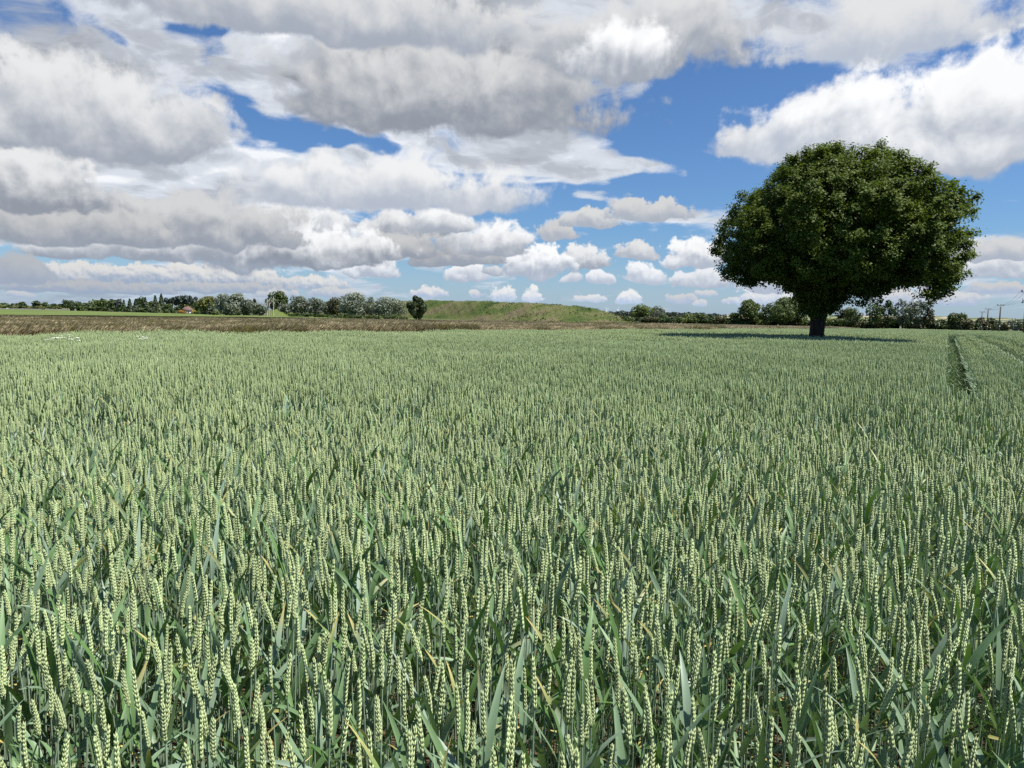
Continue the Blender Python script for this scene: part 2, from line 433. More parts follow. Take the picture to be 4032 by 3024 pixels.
def mat_leaf(name, c0, c1, trans=.3, rough=.55, spec=.35, tint=False, back=None, vary=.35, nscale=1.2):
    """Foliage: a diffuse blade with light coming through, colour varying from leaf to leaf."""
    m, t, o = new_mat(name)
    if tint:
        a = t.nodes.new('ShaderNodeAttribute'); a.attribute_name = 'tint'; colr = a.outputs['Color']
    else:
        f = noise_nodes(t, nscale, 4, .7)
        oi = t.nodes.new('ShaderNodeObjectInfo')
        mx = t.nodes.new('ShaderNodeMath'); mx.operation = 'MULTIPLY_ADD'
        t.links.new(oi.outputs['Random'], mx.inputs[0]); mx.inputs[1].default_value = vary; t.links.new(f, mx.inputs[2])
        colr = ramp_nodes(t, mx.outputs[0], [(.30 + vary * .1, c0), (.72 + vary * .9, c1)])
    p = t.nodes.new('ShaderNodeBsdfPrincipled')
    if back is not None:
        ge = t.nodes.new('ShaderNodeNewGeometry'); mc = t.nodes.new('ShaderNodeMix'); mc.data_type = 'RGBA'
        t.links.new(ge.outputs['Backfacing'], mc.inputs[0]); t.links.new(colr, mc.inputs[6]); mc.inputs[7].default_value = (*back, 1)
        colp = mc.outputs[2]
    else: colp = colr
    t.links.new(colp, p.inputs['Base Color'])
    p.inputs['Roughness'].default_value = rough; p.inputs['Specular IOR Level'].default_value = spec
    tr = t.nodes.new('ShaderNodeBsdfTranslucent')
    hs = t.nodes.new('ShaderNodeMix'); hs.data_type = 'RGBA'; hs.blend_type = 'MULTIPLY'; hs.inputs[0].default_value = 1.0
    t.links.new(colr, hs.inputs[6]); hs.inputs[7].default_value = (1.25, 1.35, .55, 1)
    t.links.new(hs.outputs[2], tr.inputs['Color'])
    ms = t.nodes.new('ShaderNodeMixShader'); ms.inputs[0].default_value = trans
    t.links.new(p.outputs[0], ms.inputs[1]); t.links.new(tr.outputs[0], ms.inputs[2])
    t.links.new(ms.outputs[0], o.inputs[0]); return m
def mat_plain(name, c, rough=.6, spec=.3, metal=0.0, vary=.15, nscale=8.0, stretch=None):
    c2 = tuple(min(1, v * (1 + vary)) for v in c); c1 = tuple(v * (1 - vary) for v in c)
    m = mat_noise(name, nscale, [(.3, c1), (.7, c2)], rough=rough, spec=spec, stretch=stretch)
    if metal: m.node_tree.nodes['Principled BSDF'].inputs['Metallic'].default_value = metal
    return m

MAT = dict(
    soil=mat_noise('soil', 3.0, [(.3, (.05, .036, .022)), (.7, (.12, .085, .05))], bump=.5),
    ground=mat_noise('farmland', .012, [(.35, (.06, .085, .03)), (.5, (.10, .11, .045)), (.68, (.12, .095, .055))], detail=4),
    brown=mat_noise('shaded_brown_ground', .06, [(.3, (.048, .038, .030)), (.5, (.062, .049, .038)), (.72, (.10, .078, .056))], stretch=(1, .35, 1), bump=.3, bscale=1.5),  # dark tone carries the cloud shade painted on the field's far part
    green=mat_noise('young_green_crop', .02, [(.35, (.080, .118, .026)), (.65, (.125, .158, .040))], stretch=(1, .3, 1)),
    pale=mat_noise('pale_dry_verge', .08, [(.3, (.26, .25, .13)), (.7, (.46, .42, .27))]),
    road=mat_noise('asphalt', .3, [(.3, (.10, .095, .09)), (.7, (.16, .15, .14))]),
    margin=mat_noise('grass_margin', .15, [(.3, (.035, .065, .020)), (.7, (.08, .115, .035))]),
    bark=mat_noise('bark', 3.0, [(.3, (.018, .013, .010)), (.7, (.070, .053, .038))], bump=.9, stretch=(3, 3, .7), bscale=9.0),
    deadwood=mat_noise('bleached_wood', 1.5, [(.3, (.28, .26, .23)), (.7, (.55, .52, .47))], stretch=(2, 2, .4)),
    pole=mat_noise('weathered_pole_wood', 4.0, [(.3, (.075, .06, .05)), (.7, (.17, .145, .12))], stretch=(4, 4, .3)),
    steel=mat_plain('galvanised_steel', (.20, .21, .22), .5, .4, .5),
    wire=mat_plain('wire', (.10, .11, .12), .5, .4),
    porcelain=mat_plain('insulator', (.30, .27, .26), .3, .5),
    signplate=mat_plain('white_plate', (.75, .75, .70), .5),
    leaf_dark=mat_leaf('leaf_dark', (.028, .048, .015), (.066, .098, .028), .2, nscale=.25),
    leaf_mid=mat_leaf('leaf_mid', (.040, .066, .016), (.090, .125, .032), .25, nscale=.25),
    leaf_light=mat_leaf('leaf_light', (.065, .098, .022), (.135, .170, .045), .3, nscale=.25),
    leaf_olive=mat_leaf('leaf_olive', (.085, .100, .022), (.155, .170, .045), .3, nscale=.25),
    leaf_silver=mat_leaf('leaf_silver', (.13, .155, .115), (.24, .27, .21), .2, rough=.5, back=(.25, .28, .24), nscale=.2),
    leaf_grey=mat_leaf('leaf_grey', (.085, .105, .070), (.165, .185, .13), .2, back=(.17, .19, .15), nscale=.2),
    leaf_brown=mat_leaf('leaf_brown', (.055, .060, .024), (.115, .105, .048), .22, nscale=.25),
    needle=mat_leaf('needle', (.020, .034, .015), (.050, .070, .028), .08, nscale=.3),
    needle_lit=mat_leaf('needle_light', (.040, .058, .018), (.090, .105, .030), .12, nscale=.3),
    needle_blue=mat_leaf('needle_blue', (.034, .052, .042), (.070, .094, .074), .1, nscale=.3),
    leaf_orange=mat_leaf('leaf_orange', (.22, .12, .025), (.36, .22, .05), .3, nscale=.5),
    leaf_yellow=mat_leaf('leaf_yellow', (.32, .26, .04), (.48, .40, .09), .3, nscale=.5),
    oak=mat_leaf('maple_leaf', (.056, .088, .012), (.122, .160, .028), .30, rough=.55, spec=.14, back=(.080, .112, .034), nscale=1.6, vary=0),
    wheat=mat_leaf('wheat', None, None, .15, rough=.48, spec=.38, tint=True),
    drygrass=mat_leaf('dry_grass', None, None, .25, rough=.6, spec=.2, tint=True),
)

# ------------------------------------------------------------------ ground, fields, hills
RB = np.unique(np.concatenate([np.array(_RT, float), np.linspace(0, 100, 21), np.linspace(120, 500, 20), np.geomspace(550, 9000, 24)]))
def ground_sheet():
    mb = MB(); na = 180
    th = np.arange(na) / na * 2 * math.pi
    R = RB[1:]
    V = np.array([[0, 0, 0]] + [[r * math.sin(a), r * math.cos(a), -drop(r)] for r in R for a in th])
    T = [(0, 1 + (j + 1) % na, 1 + j) for j in range(na)]
    Q = [(1 + i * na + j, 1 + i * na + (j + 1) % na, 1 + (i + 1) * na + (j + 1) % na, 1 + (i + 1) * na + j)
         for i in range(len(R) - 1) for j in range(na)]
    mb.add(V, T, Q); return mb
def az_of(x): d = ray(x, 1250); return math.atan2(d[0], d[1])
def sheet(name, xs, r0, r1, dz, mat):
    """A field as a band of ground: between ranges r0 and r1 along the pixel columns xs."""
    a = np.array([az_of(x) for x in xs])
    A = np.linspace(a[0], a[-1], 90); R0 = np.interp(A, a, r0); R1 = np.interp(A, a, r1)
    n = 26; V = []
    for k, an in enumerate(A):
        for u in np.linspace(0, 1, n):
            r = R0[k] * (R1[k] / R0[k]) ** u
            V.append((r * math.sin(an), r * math.cos(an), -drop(r) + dz))
    Q = [(i * n + j, i * n + j + 1, (i + 1) * n + j + 1, (i + 1) * n + j) for i in range(len(A) - 1) for j in range(n - 1)]
    mb = MB(); mb.add(V, None, Q)
    return structure(name, mb, mat)
X_F = [-500, 0, 1000, 1600, 2100, 2500, 3000, 3300, 3700, 4032, 4500]
R_BROWN = [440, 430, 440, 400, 365, 330, 285, 268, 255, 240, 230]         # far edge of the brown field
if want('land'):
    structure('ground', ground_sheet(), MAT['ground'])
    sheet('brown_field', X_F, [18] * 11, R_BROWN, .03, MAT['brown'])
    sheet('track', [-500, 0, 1000, 1600, 2100, 2500, 2700], [440, 430, 440, 400, 365, 330, 310], [458, 452, 490, 465, 385, 345, 320], .08, MAT['pale'])
    sheet('green_field', [-500, 0, 500, 1000, 1500, 1650], [458, 452, 462, 490, 467, 460], [1500, 1400, 900, 640, 590, 500], .10, MAT['green'])
    sheet('road', [-500, 0, 250, 330], [1480, 1500, 1300, 1200], [1900, 1900, 1700, 1500], .14, MAT['road'])
    sheet('grass_margin', [3000, 3300, 3700, 4032, 4500], [268, 250, 236, 222, 212], [330, 330, 330, 330, 330], .12, MAT['margin'])

    # the grassy mound
    xs = np.array([1180, 1300, 1440, 1560, 1680, 1800, 1900, 2060, 2200, 2300, 2360, 2400, 2440, 2470, 2500])
    ty = np.array([1252, 1220, 1188, 1183, 1182, 1183, 1185, 1191, 1198, 1208, 1218, 1228, 1243, 1257, 1272])
    nx, nd = 220, 46
    X = np.linspace(xs[0], xs[-1], nx); TY = np.interp(X, xs, ty)
    TY = np.convolve(np.pad(TY, 6, mode='edge'), np.ones(13) / 13, 'valid')
    hmb = MB(); V = []
    RF = lambda x: np.interp(x, [1180, 1500, 1600, 1760, 1900, 2100, 2300, 2500], [760, 640, 590, 530, 470, 415, 385, 365])
    hill_rows = []
    for i, x in enumerate(X):
        rf = float(RF(x)); rr = rf + 62
        top = max(z_px(x, TY[i], rr) + drop(rr), 0.05)
        row = []
        for j, u in enumerate(np.linspace(0, 2, nd)):
            r = rf + 62 * u if u <= 1 else rr + 90 * (u - 1)
            s = u if u <= 1 else 2 - u
            prof = (math.sin((s - .5) * math.pi) * .5 + .5) * .55 + s * .45
            bump = .16 * math.sin(x * .09 + u * 5) + .22 * math.sin(x * .031 - u * 7) + .12 * math.sin(x * .21 + 11 * u)
            p = at_r(x, r)
            row.append((p[0], p[1], p[2] - .15 + top * prof + bump * min(1, s * 3) * min(1, top / 4)))
        hill_rows.append(row)
    V = np.array(hill_rows)
    Q = [(i * nd + j, i * nd + j + 1, (i + 1) * nd + j + 1, (i + 1) * nd + j) for i in range(nx - 1) for j in range(nd - 1)]
    hmb.add(V.reshape(-1, 3), None, Q)
    hm, t, o = new_mat('rough_hill_grass')
    f = noise_nodes(t, .034, 7, .60, stretch=(1, 1, 1.4), dist=.5); g = noise_nodes(t, .9, 5, .7)
    m2 = t.nodes.new('ShaderNodeMath'); m2.operation = 'MULTIPLY_ADD'; t.links.new(g, m2.inputs[0]); m2.inputs[1].default_value = .32; t.links.new(f, m2.inputs[2])
    pr = t.nodes.new('ShaderNodeBsdfPrincipled'); pr.inputs['Roughness'].default_value = .95; pr.inputs['Specular IOR Level'].default_value = .1
    t.links.new(ramp_nodes(t, m2.outputs[0], [(.46, (.028, .048, .014)), (.56, (.058, .088, .022)), (.65, (.095, .112, .036)), (.74, (.140, .125, .065)), (.86, (.10, .082, .055))]), pr.inputs['Base Color'])
    bp = t.nodes.new('ShaderNodeBump'); bp.inputs['Strength'].default_value = .6; bp.inputs['Distance'].default_value = 1.0
    t.links.new(g, bp.inputs['Height']); t.links.new(bp.outputs[0], pr.inputs['Normal']); t.links.new(pr.outputs[0], o.inputs[0])
    structure('grassy_mound', hmb, hm)
    # tussocks and low scrub on the mound: nobody could count them
    n = 15000
    ii = rng.integers(0, nx, n); jj = rng.integers(1, nd // 2 + 1, n)
    P = V[ii, jj] + rng.normal(size=(n, 3)) * [1.0, 1.0, 0]
    clump = np.sin(P[:, 0] * .21 + 2 * np.sin(P[:, 1] * .17)) * np.sin(P[:, 1] * .13 + P[:, 0] * .06) + rng.normal(size=n) * .45
    big = clump > .7
    h = np.where(big, rng.uniform(.35, .8, n), rng.uniform(.15, .4, n))
    P[:, 2] += h * .3
    Nn = unit(rng.normal(size=(n, 3)) * [1, 1, .6] + [0, -.4, .5])
    pal = np.array([(.10, .115, .038), (.065, .095, .025), (.145, .13, .065), (.045, .07, .02), (.17, .16, .09)])
    colr = pal[rng.choice(5, n, p=[.3, .3, .17, .15, .08])]; colr[big] = np.array([.035, .055, .016]) * rng.uniform(.8, 1.5, (big.sum(), 1))
    tm = MB(); leaf_faces(tm, P, Nn, h * 1.3, h * 1.2, colr)
    tag(tm.obj('hill_grass', MAT['drygrass'], None, False, True), 'rough tussocks and low scrub covering the grassy mound', 'grass', kind='stuff')

    # low ridge on the far right, a patchwork of fields
    rm = MB(); nx2 = 160; V2 = []
    X2 = np.linspace(2250, 4700, nx2); TY2 = np.interp(X2, [2250, 2420, 2600, 2800, 3000, 3400, 3700, 4032, 4700], [1236, 1230, 1234, 1239, 1240, 1242, 1246, 1254, 1262])
    for i, x in enumerate(X2):
        for u in np.linspace(0, 1, 14):
            r = 2300 + 1900 * u; p = at_r(x, r)
            top = z_px(x, TY2[i] + 1.2 * math.sin(x * .03) + .8 * math.sin(x * .071), 4200) + drop(4200)
            V2.append((p[0], p[1], p[2] - .5 + top * u ** 1.3))
    rm.add(V2, None, [(i * 14 + j, i * 14 + j + 1, (i + 1) * 14 + j + 1, (i + 1) * 14 + j) for i in range(nx2 - 1) for j in range(13)])
    fm, t, o = new_mat('far_fields')
    tc = t.nodes.new('ShaderNodeTexCoord'); mp = t.nodes.new('ShaderNodeMapping'); mp.inputs['Scale'].default_value = (.0062, .0030, 0)
    t.links.new(tc.outputs['Object'], mp.inputs[0]); vo = t.nodes.new('ShaderNodeTexVoronoi'); vo.inputs['Scale'].default_value = 1.0
    t.links.new(mp.outputs[0], vo.inputs['Vector']); sx = t.nodes.new('ShaderNodeSeparateColor'); t.links.new(vo.outputs['Color'], sx.inputs[0])
    pr = t.nodes.new('ShaderNodeBsdfPrincipled'); pr.inputs['Roughness'].default_value = 1; pr.inputs['Specular IOR Level'].default_value = 0
    t.links.new(ramp_nodes(t, sx.outputs[0], [(0, (.07, .10, .05)), (.3, (.13, .17, .08)), (.55, (.055, .075, .045)), (.7, (.20, .20, .12)), (.9, (.45, .36, .28))]), pr.inputs['Base Color'])
    t.links.new(pr.outputs[0], o.inputs[0])
    structure('hills', rm, fm)

# ------------------------------------------------------------------ trees and bushes
def crown_points(n, kind, w, h, lobes=None):
    """Leaf positions and outward directions in a crown of width w and height h standing on z=0."""
    if kind == 'conifer':
        u = rng.random(n) ** .75; z = h * (1 - u) ; tier = .80 + .32 * np.abs(np.sin(u * 21 + rng.normal(size=n) * .3))
        rad = w / 2 * (u * .92 + .05) * tier * rng.uniform(.55, 1.0, n); a = rng.random(n) * 2 * math.pi
        P = np.stack([rad * np.cos(a), rad * np.sin(a), z - rad * .12], 1); P[:, 2] = np.maximum(P[:, 2], .05)
        N = unit(np.stack([np.cos(a), np.sin(a), rng.uniform(.1, 1.2, n)], 1) + rng.normal(size=(n, 3)) * .35)
        return P, N
    k = lobes or 16
    base = {'bush': 0.0, 'round': .16, 'sparse': .14, 'pine': .42, 'silver': .04, 'lone': .07}.get(kind, .12)
    C = []
    while len(C) < k:
        q = rng.uniform(-1, 1, 3)
        if np.linalg.norm(q) > 1: continue
        if kind == 'bush' and q[2] < -.75: continue
        q = q / max(np.linalg.norm(q), .01) * (np.linalg.norm(q) ** .45)
        C.append(q)
    C = np.array(C)
    lr = rng.uniform(.36, .54, k) if kind not in ('sparse', 'pine', 'lone') else rng.uniform(.24, .38, k)
    zc, hz = (h * base + h) / 2, h * (1 - base) / 2
    if kind == 'bush': zc, hz = h * .42, h * .58
    i = rng.integers(0, k, n)
    D = unit(rng.normal(size=(n, 3))); rad = lr[i] * rng.uniform(.55, 1.05, n) ** .6
    q = C[i] * (1 - .6 * lr[i][:, None]) + D * rad[:, None]
    P = q * [w / 2, w / 2, hz] + [0, 0, zc]
    if kind == 'pine': P[:, 2] += h * .05 * np.sin(q[:, 0] * 6)
    P[:, 2] = np.maximum(P[:, 2], .06 * h * rng.random(n))
    N = unit(D * .8 + rng.normal(size=(n, 3)) * .55 + [0, 0, .35])
    return P, N
def trunk_mesh(h, w, kind, r0=None, n_limb=5):
    mb = MB(); r0 = r0 or max(.12, h * .022)
    top = h * (.9 if kind in ('conifer', 'pine') else .62)
    zs = np.linspace(-.4, top, 6)
    tube(mb, [(math.sin(z * .5) * .03 * h * .2, math.cos(z * .4) * .02 * h * .2, z) for z in zs], r0 * (1 - .8 * np.clip(zs, 0, None) / top), 6)
    if kind != 'conifer':
        for k in range(n_limb):
            a = k * 2.4 + rng.random(); z0 = top * rng.uniform(.35, .8); L = w * rng.uniform(.25, .42)
            tube(mb, [(0, 0, z0), (math.cos(a) * L * .45, math.sin(a) * L * .45, z0 + L * .45), (math.cos(a) * L, math.sin(a) * L, z0 + L * .75)],
                 [r0 * .5, r0 * .3, r0 * .1], 5)
    return mb
def tree(name, label, cat, group, x, ytop, ybase, wpx, kind, mat, r=None, trunk=True, lobes=None, dens=1.0, part='crown'):
    p, rr = at_px(x, ybase)
    if r: rr = r; p = at_r(x, r)
    h = max(z_px(x, ytop, rr) - p[2], .8); w = wpx / F * rr * math.cos(az_of(x)) ** 2 * (1.35 if kind == 'sparse' else 1.18)
    t = thing(name, p, label, cat, group)
    px = F / rr / 4.0                                    # render pixels per metre
    n = int(np.clip(w * h * px * px * 6.0 * dens, 260, 9000))
    P, N = crown_points(n, kind, w * .94, h, lobes)
    s = max(1.5 / px, .16) * (.8 if kind == 'sparse' else 1.0)
    mb = MB(); leaf_faces(mb, P, N, rng.uniform(.8, 1.5, n) * s, rng.uniform(.6, 1.05, n) * s)
    mb.obj(part, MAT[mat], t)
    if trunk: trunk_mesh(h, w, kind).obj('trunk', MAT['bark'], t, True)
    return t
def bush(label, group, x, ytop, ybase, wpx, mat, r=None, name='bush', cat='bush', lobes=9, dens=1.0):
    return tree(name, label, cat, group, x, ytop, ybase, wpx, 'bush', mat, r, True, lobes, dens, 'foliage')

if want('trees'):
    # ---- left: the wood beyond the road
    for (x, yt, w, m, lab) in [
        (14, 1193, 52, 'leaf_mid', 'low rounded tree beyond the road behind the white car'),
        (58, 1195, 50, 'leaf_dark', 'low dark tree in the wood beyond the road, beside the white car'),
        (96, 1189, 52, 'leaf_dark', 'domed green tree in the wood beyond the road, between the two cars'),
        (146, 1185, 44, 'leaf_dark', 'tallest dark domed tree in the wood beyond the road, behind the black car'),
        (184, 1190, 38, 'leaf_dark', 'dark round tree in the wood just past the black car'),
        (214, 1194, 34, 'leaf_dark', 'small dark round tree ending the wood beyond the road'),
        (238, 1197, 30, 'leaf_dark', 'lowest dark tree between the far wood and the big round tree')]:
        tree('woodland_tree', lab, 'tree', 'trees of the wood beyond the road', x, yt, 1212, w, 'round', m, r=2050, lobes=10)
    for x in range(-20, 250, 27):
        bush('low light green bush in the hedge along the far road', 'bushes of the hedge along the far road', x + 4 * math.sin(x), 1203 + x * .012, 1212, 34, 'leaf_olive' if x % 2 else 'leaf_mid', r=1920, lobes=7)
    L = [  # x, top, base, width, shape, leaf, name, label, category
        (268, 1180, 1219, 58, 'round', 'leaf_dark', 'round_tree', 'big dark rounded tree standing at the end of the road', 'tree'),
        (308, 1187, 1218, 40, 'round', 'leaf_dark', 'round_tree', 'smaller dark tree leaning on the big rounded tree by the road', 'tree'),
        (342, 1193, 1224, 46, 'round', 'leaf_mid', 'field_tree', 'short bushy green tree starting the tree belt left of the house', 'tree'),
        (374, 1180, 1224, 50, 'round', 'leaf_light', 'field_tree', 'light green bushy tree second in the belt left of the house', 'tree'),
        (404, 1177, 1225, 50, 'round', 'leaf_mid', 'field_tree', 'full mid green tree in the middle of the belt left of the house', 'tree'),
        (440, 1178, 1226, 48, 'round', 'leaf_mid', 'field_tree', 'mid green tree next to the narrow blue-green one', 'tree'),
        (468, 1176, 1227, 30, 'silver', 'needle_blue', 'field_tree', 'narrow blue-green tree beside the olive conifer', 'tree'),
        (489, 1180, 1228, 28, 'conifer', 'needle_lit', 'conifer', 'small olive conifer at the start of the dark conifer row', 'tree'),
        (512, 1177, 1229, 34, 'conifer', 'needle', 'conifer', 'dark conifer in the row beside the olive one', 'tree'),
        (536, 1176, 1229, 36, 'conifer', 'needle', 'conifer', 'dark broad conifer in the middle of the conifer row', 'tree'),
        (553, 1165, 1228, 40, 'round', 'leaf_dark', 'field_tree', 'tall rounded tree rising behind the dark conifer row', 'tree'),
        (574, 1171, 1230, 32, 'conifer', 'needle', 'conifer', 'dark pointed conifer before the two tall spruces', 'tree'),
        (592, 1180, 1230, 30, 'round', 'leaf_mid', 'field_tree', 'mid green tree tucked against the tall spruces', 'tree'),
        (613, 1164, 1231, 42, 'conifer', 'needle', 'conifer', 'tall spruce, the left of the two spires by the house', 'tree'),
        (637, 1157, 1231, 44, 'conifer', 'needle', 'conifer', 'tallest spruce, its spire highest near the house', 'tree'),
        (624, 1190, 1233, 44, 'conifer', 'needle_lit', 'conifer', 'lighter young conifer in front of the two tall spruces', 'tree'),
        (664, 1196, 1233, 38, 'round', 'leaf_mid', 'field_tree', 'bushy green tree between the spruces and the house', 'tree'),
        (690, 1203, 1234, 34, 'bush', 'leaf_mid', 'field_tree', 'low green bushy tree beside the orange shrub', 'tree'),
        (738, 1184, 1231, 70, 'round', 'leaf_light', 'field_tree', 'light green tree right behind the house roof', 'tree'),
        (772, 1192, 1234, 48, 'round', 'leaf_mid', 'field_tree', 'mid green tree behind the gable side of the house', 'tree'),
        (818, 1170, 1238, 84, 'round', 'leaf_olive', 'field_tree', 'big yellowish green tree just past the house', 'tree'),
        (826, 1190, 1239, 40, 'conifer', 'needle', 'conifer', 'dark low conifer in front of the big yellowish tree', 'tree'),
        (886, 1158, 1240, 76, 'silver', 'leaf_silver', 'silver_willow', 'tall silvery willow next to the yellowish tree', 'tree'),
        (936, 1158, 1242, 78, 'silver', 'leaf_silver', 'silver_willow', 'second tall silvery willow, touching the first', 'tree'),
        (912, 1196, 1243, 60, 'silver', 'leaf_grey', 'silver_willow', 'low grey-green willow scrub in front of the two tall willows', 'tree'),
        (972, 1180, 1243, 54, 'silver', 'leaf_grey', 'silver_willow', 'grey-green willow beside the bare treetops', 'tree'),
        (996, 1172, 1242, 30, 'sparse', 'leaf_brown', 'field_tree', 'thin brownish tree among the bare treetops', 'tree'),
        (1022, 1192, 1244, 60, 'silver', 'leaf_grey', 'silver_willow', 'grey-green tree left of the white dead trunks', 'tree'),
        (1092, 1146, 1240, 84, 'round', 'leaf_mid', 'tall_round_tree', 'tall round green crown rising over the white dead trunks', 'tree'),
        (1130, 1196, 1243, 54, 'silver', 'leaf_grey', 'silver_willow', 'grey tree just right of the tall round crown', 'tree'),
        (1176, 1166, 1246, 80, 'silver', 'leaf_grey', 'silver_willow', 'dark grey-green willow standing past the little green bank', 'tree'),
        (1242, 1175, 1247, 66, 'silver', 'leaf_grey', 'silver_willow', 'grey-green willow third along the belt before the mound', 'tree'),
        (1296, 1182, 1248, 56, 'silver', 'leaf_grey', 'silver_willow', 'shorter grey-green willow between two taller ones', 'tree'),
        (1326, 1171, 1250, 66, 'silver', 'leaf_brown', 'silver_willow', 'brownish grey willow beside the largest silver willow', 'tree'),
        (1398, 1156, 1252, 112, 'silver', 'leaf_silver', 'silver_willow', 'largest silver willow in the belt, broad and pale', 'tree'),
        (1462, 1172, 1253, 56, 'sparse', 'leaf_grey', 'silver_willow', 'thin grey willow between the two broad silver ones', 'tree'),
        (1522, 1164, 1255, 104, 'silver', 'leaf_silver', 'silver_willow', 'last broad silver willow, next to the mound', 'tree'),
        (1572, 1184, 1257, 54, 'sparse', 'leaf_grey', 'silver_willow', 'small sparse willow at the foot of the mound', 'tree'),
        # ---- right
        (2525, 1200, 1272, 78, 'round', 'leaf_light', 'hedgerow_tree', 'round green tree standing at the right foot of the mound', 'tree'),
        (2588, 1205, 1272, 50, 'sparse', 'leaf_grey', 'hedgerow_tree', 'thin see-through tree beside the round one at the mound', 'tree'),
        (2952, 1178, 1283, 86, 'round', 'leaf_light', 'hedgerow_tree', 'light green tree in the hedge left of the lone big tree', 'tree'),
        (3012, 1194, 1285, 66, 'sparse', 'leaf_mid', 'hedgerow_tree', 'feathery tree in the hedge next to the light green one', 'tree'),
        (3108, 1168, 1287, 150, 'round', 'leaf_mid', 'hedgerow_tree', 'wide green tree in the hedge just left of the big trunk', 'tree'),
        (3072, 1200, 1287, 90, 'round', 'leaf_mid', 'hedgerow_tree', 'lower green tree in front of the wide one left of the big trunk', 'tree'),
        (3330, 1212, 1291, 66, 'round', 'leaf_brown', 'hedgerow_tree', 'brownish green tree in the hedge just right of the big trunk', 'tree'),
        (3358, 1206, 1293, 62, 'sparse', 'leaf_mid', 'hedgerow_tree', 'open branched tree right of the big trunk by the gap', 'tree'),
        (3432, 1185, 1296, 68, 'sparse', 'leaf_mid', 'hedgerow_tree', 'first of the tall open trees past the gap in the hedge', 'tree'),
        (3492, 1179, 1297, 64, 'sparse', 'leaf_mid', 'hedgerow_tree', 'second of the tall open trees past the gap', 'tree'),
        (3552, 1176, 1298, 70, 'sparse', 'leaf_grey', 'hedgerow_tree', 'third tall open tree, pale and thin, past the gap', 'tree'),
        (3604, 1174, 1299, 74, 'sparse', 'leaf_grey', 'hedgerow_tree', 'tallest pale open tree beside the slim spire', 'tree'),
        (3656, 1177, 1300, 42, 'sparse', 'leaf_brown', 'hedgerow_tree', 'slim thin spire-shaped tree ending the tall open trees', 'tree'),
        (3766, 1227, 1303, 72, 'round', 'leaf_mid', 'hedgerow_tree', 'round green tree standing up out of the low hedge', 'tree'),
        (4000, 1252, 1302, 76, 'silver', 'leaf_silver', 'silver_willow', 'pale willow beyond the poles at the end of the hedge', 'tree'),
    ]
    for (x, yt, yb, w, k, m, nm, lab, cat) in L:
        grp = 'trees of the belt left of the mound' if x < 1600 else 'trees of the hedge behind the big tree'
        tree(nm, lab, cat, grp, x, yt, yb, w, k, m, lobes={'round': 18, 'sparse': 20, 'silver': 26}.get(k), dens=.62 if k == 'sparse' else 1.0,
             r=1600 if x < 320 and x > 250 else None)
    for (x, yt, w) in [(676, 1170, 52), (704, 1162, 54), (736, 1163, 56), (766, 1170, 50)]:
        tree('pine_tree', {676: 'blue-green pine behind the house, beside the tallest spruce', 704: 'tall blue-green pine above the house roof, second from the spruce',
             736: 'tall blue-green pine above the house roof, third from the spruce', 766: 'blue-green pine behind the house, next to the yellowish tree'}[x],
             'tree', 'pines behind the house', x, yt, 1229, w, 'pine', 'needle_blue', r=960, lobes=16)
    bush('bright orange shrub against the house front', None, 714, 1221, 1237, 32, 'leaf_orange', r=800)
    bush('small yellow shrub at the corner of the house', None, 764, 1222, 1238, 15, 'leaf_yellow', r=800)
    bush('small dark shrub standing alone beside the far road', None, 285, 1204, 1222, 20, 'leaf_dark', r=1150)
    bush('low dark shrub next to the lone one beside the far road', None, 318, 1207, 1223, 34, 'leaf_mid', r=1100)
    for x in range(1150, 1600, 34):
        bush('low dark green bush under the grey willows', 'undergrowth bushes below the willow belt', x, 1232 + (x - 1150) * .024 + 3 * math.sin(x * .7), 1247 + (x - 1150) * .026, 44, 'leaf_mid' if x % 3 else 'leaf_dark', lobes=7)
    for k, x in enumerate(range(338, 856, 25)):
        if 700 < x < 770: continue
        bush('low green bush filling the foot of the tree belt left of the willows', 'bushes at the foot of the tree belt', x, np.interp(x, [338, 860], [1208, 1218]) + 3 * math.sin(x), np.interp(x, [338, 860], [1224, 1239]), 40, ['leaf_mid', 'leaf_dark', 'leaf_dark'][k % 3], lobes=8)
    for x in range(850, 1040, 32):
        bush('low dark bush at the foot of the tall silvery willows', 'bushes below the first willows', x, 1224, 1241, 42, 'leaf_mid', lobes=7)
    # lone dark tree before the mound
    tree('lone_tree', 'small dark tree with a forked trunk standing alone before the mound', 'tree', None, 1640, 1160, 1261, 72, 'lone', 'leaf_dark', lobes=17, dens=2.2)
    # ---- the hedge along the far edge of the wheat
    hx = list(range(2478, 3800, 46))
    for k, x in enumerate(hx):
        base = np.interp(x, [2478, 3000, 3300, 3800], [1273, 1284, 1291, 1303])
        top = np.interp(x, [2478, 2620, 2700, 2900, 3300, 3400, 3700, 3800], [1243, 1242, 1238, 1240, 1247, 1250, 1252, 1256]) + 5 * math.sin(k * 1.9)
        if 3376 < x < 3410: top += 14
        m = ['leaf_mid', 'leaf_dark', 'leaf_brown', 'leaf_mid', 'leaf_dark', 'leaf_light'][k % 6]
        if x > 3420: m = ['leaf_dark', 'leaf_brown', 'leaf_dark'][k % 3]
        lab = {'leaf_mid': 'mid green bush in the long hedge beyond the wheat', 'leaf_dark': 'dark green bush in the long hedge beyond the wheat',
               'leaf_brown': 'brownish bush in the long hedge beyond the wheat', 'leaf_light': 'light green bush in the long hedge beyond the wheat'}[m]
        bush(lab, 'bushes of the long hedge beyond the wheat', x, top, base, 76, m, name='hedge_bush', lobes=11, dens=1.2)
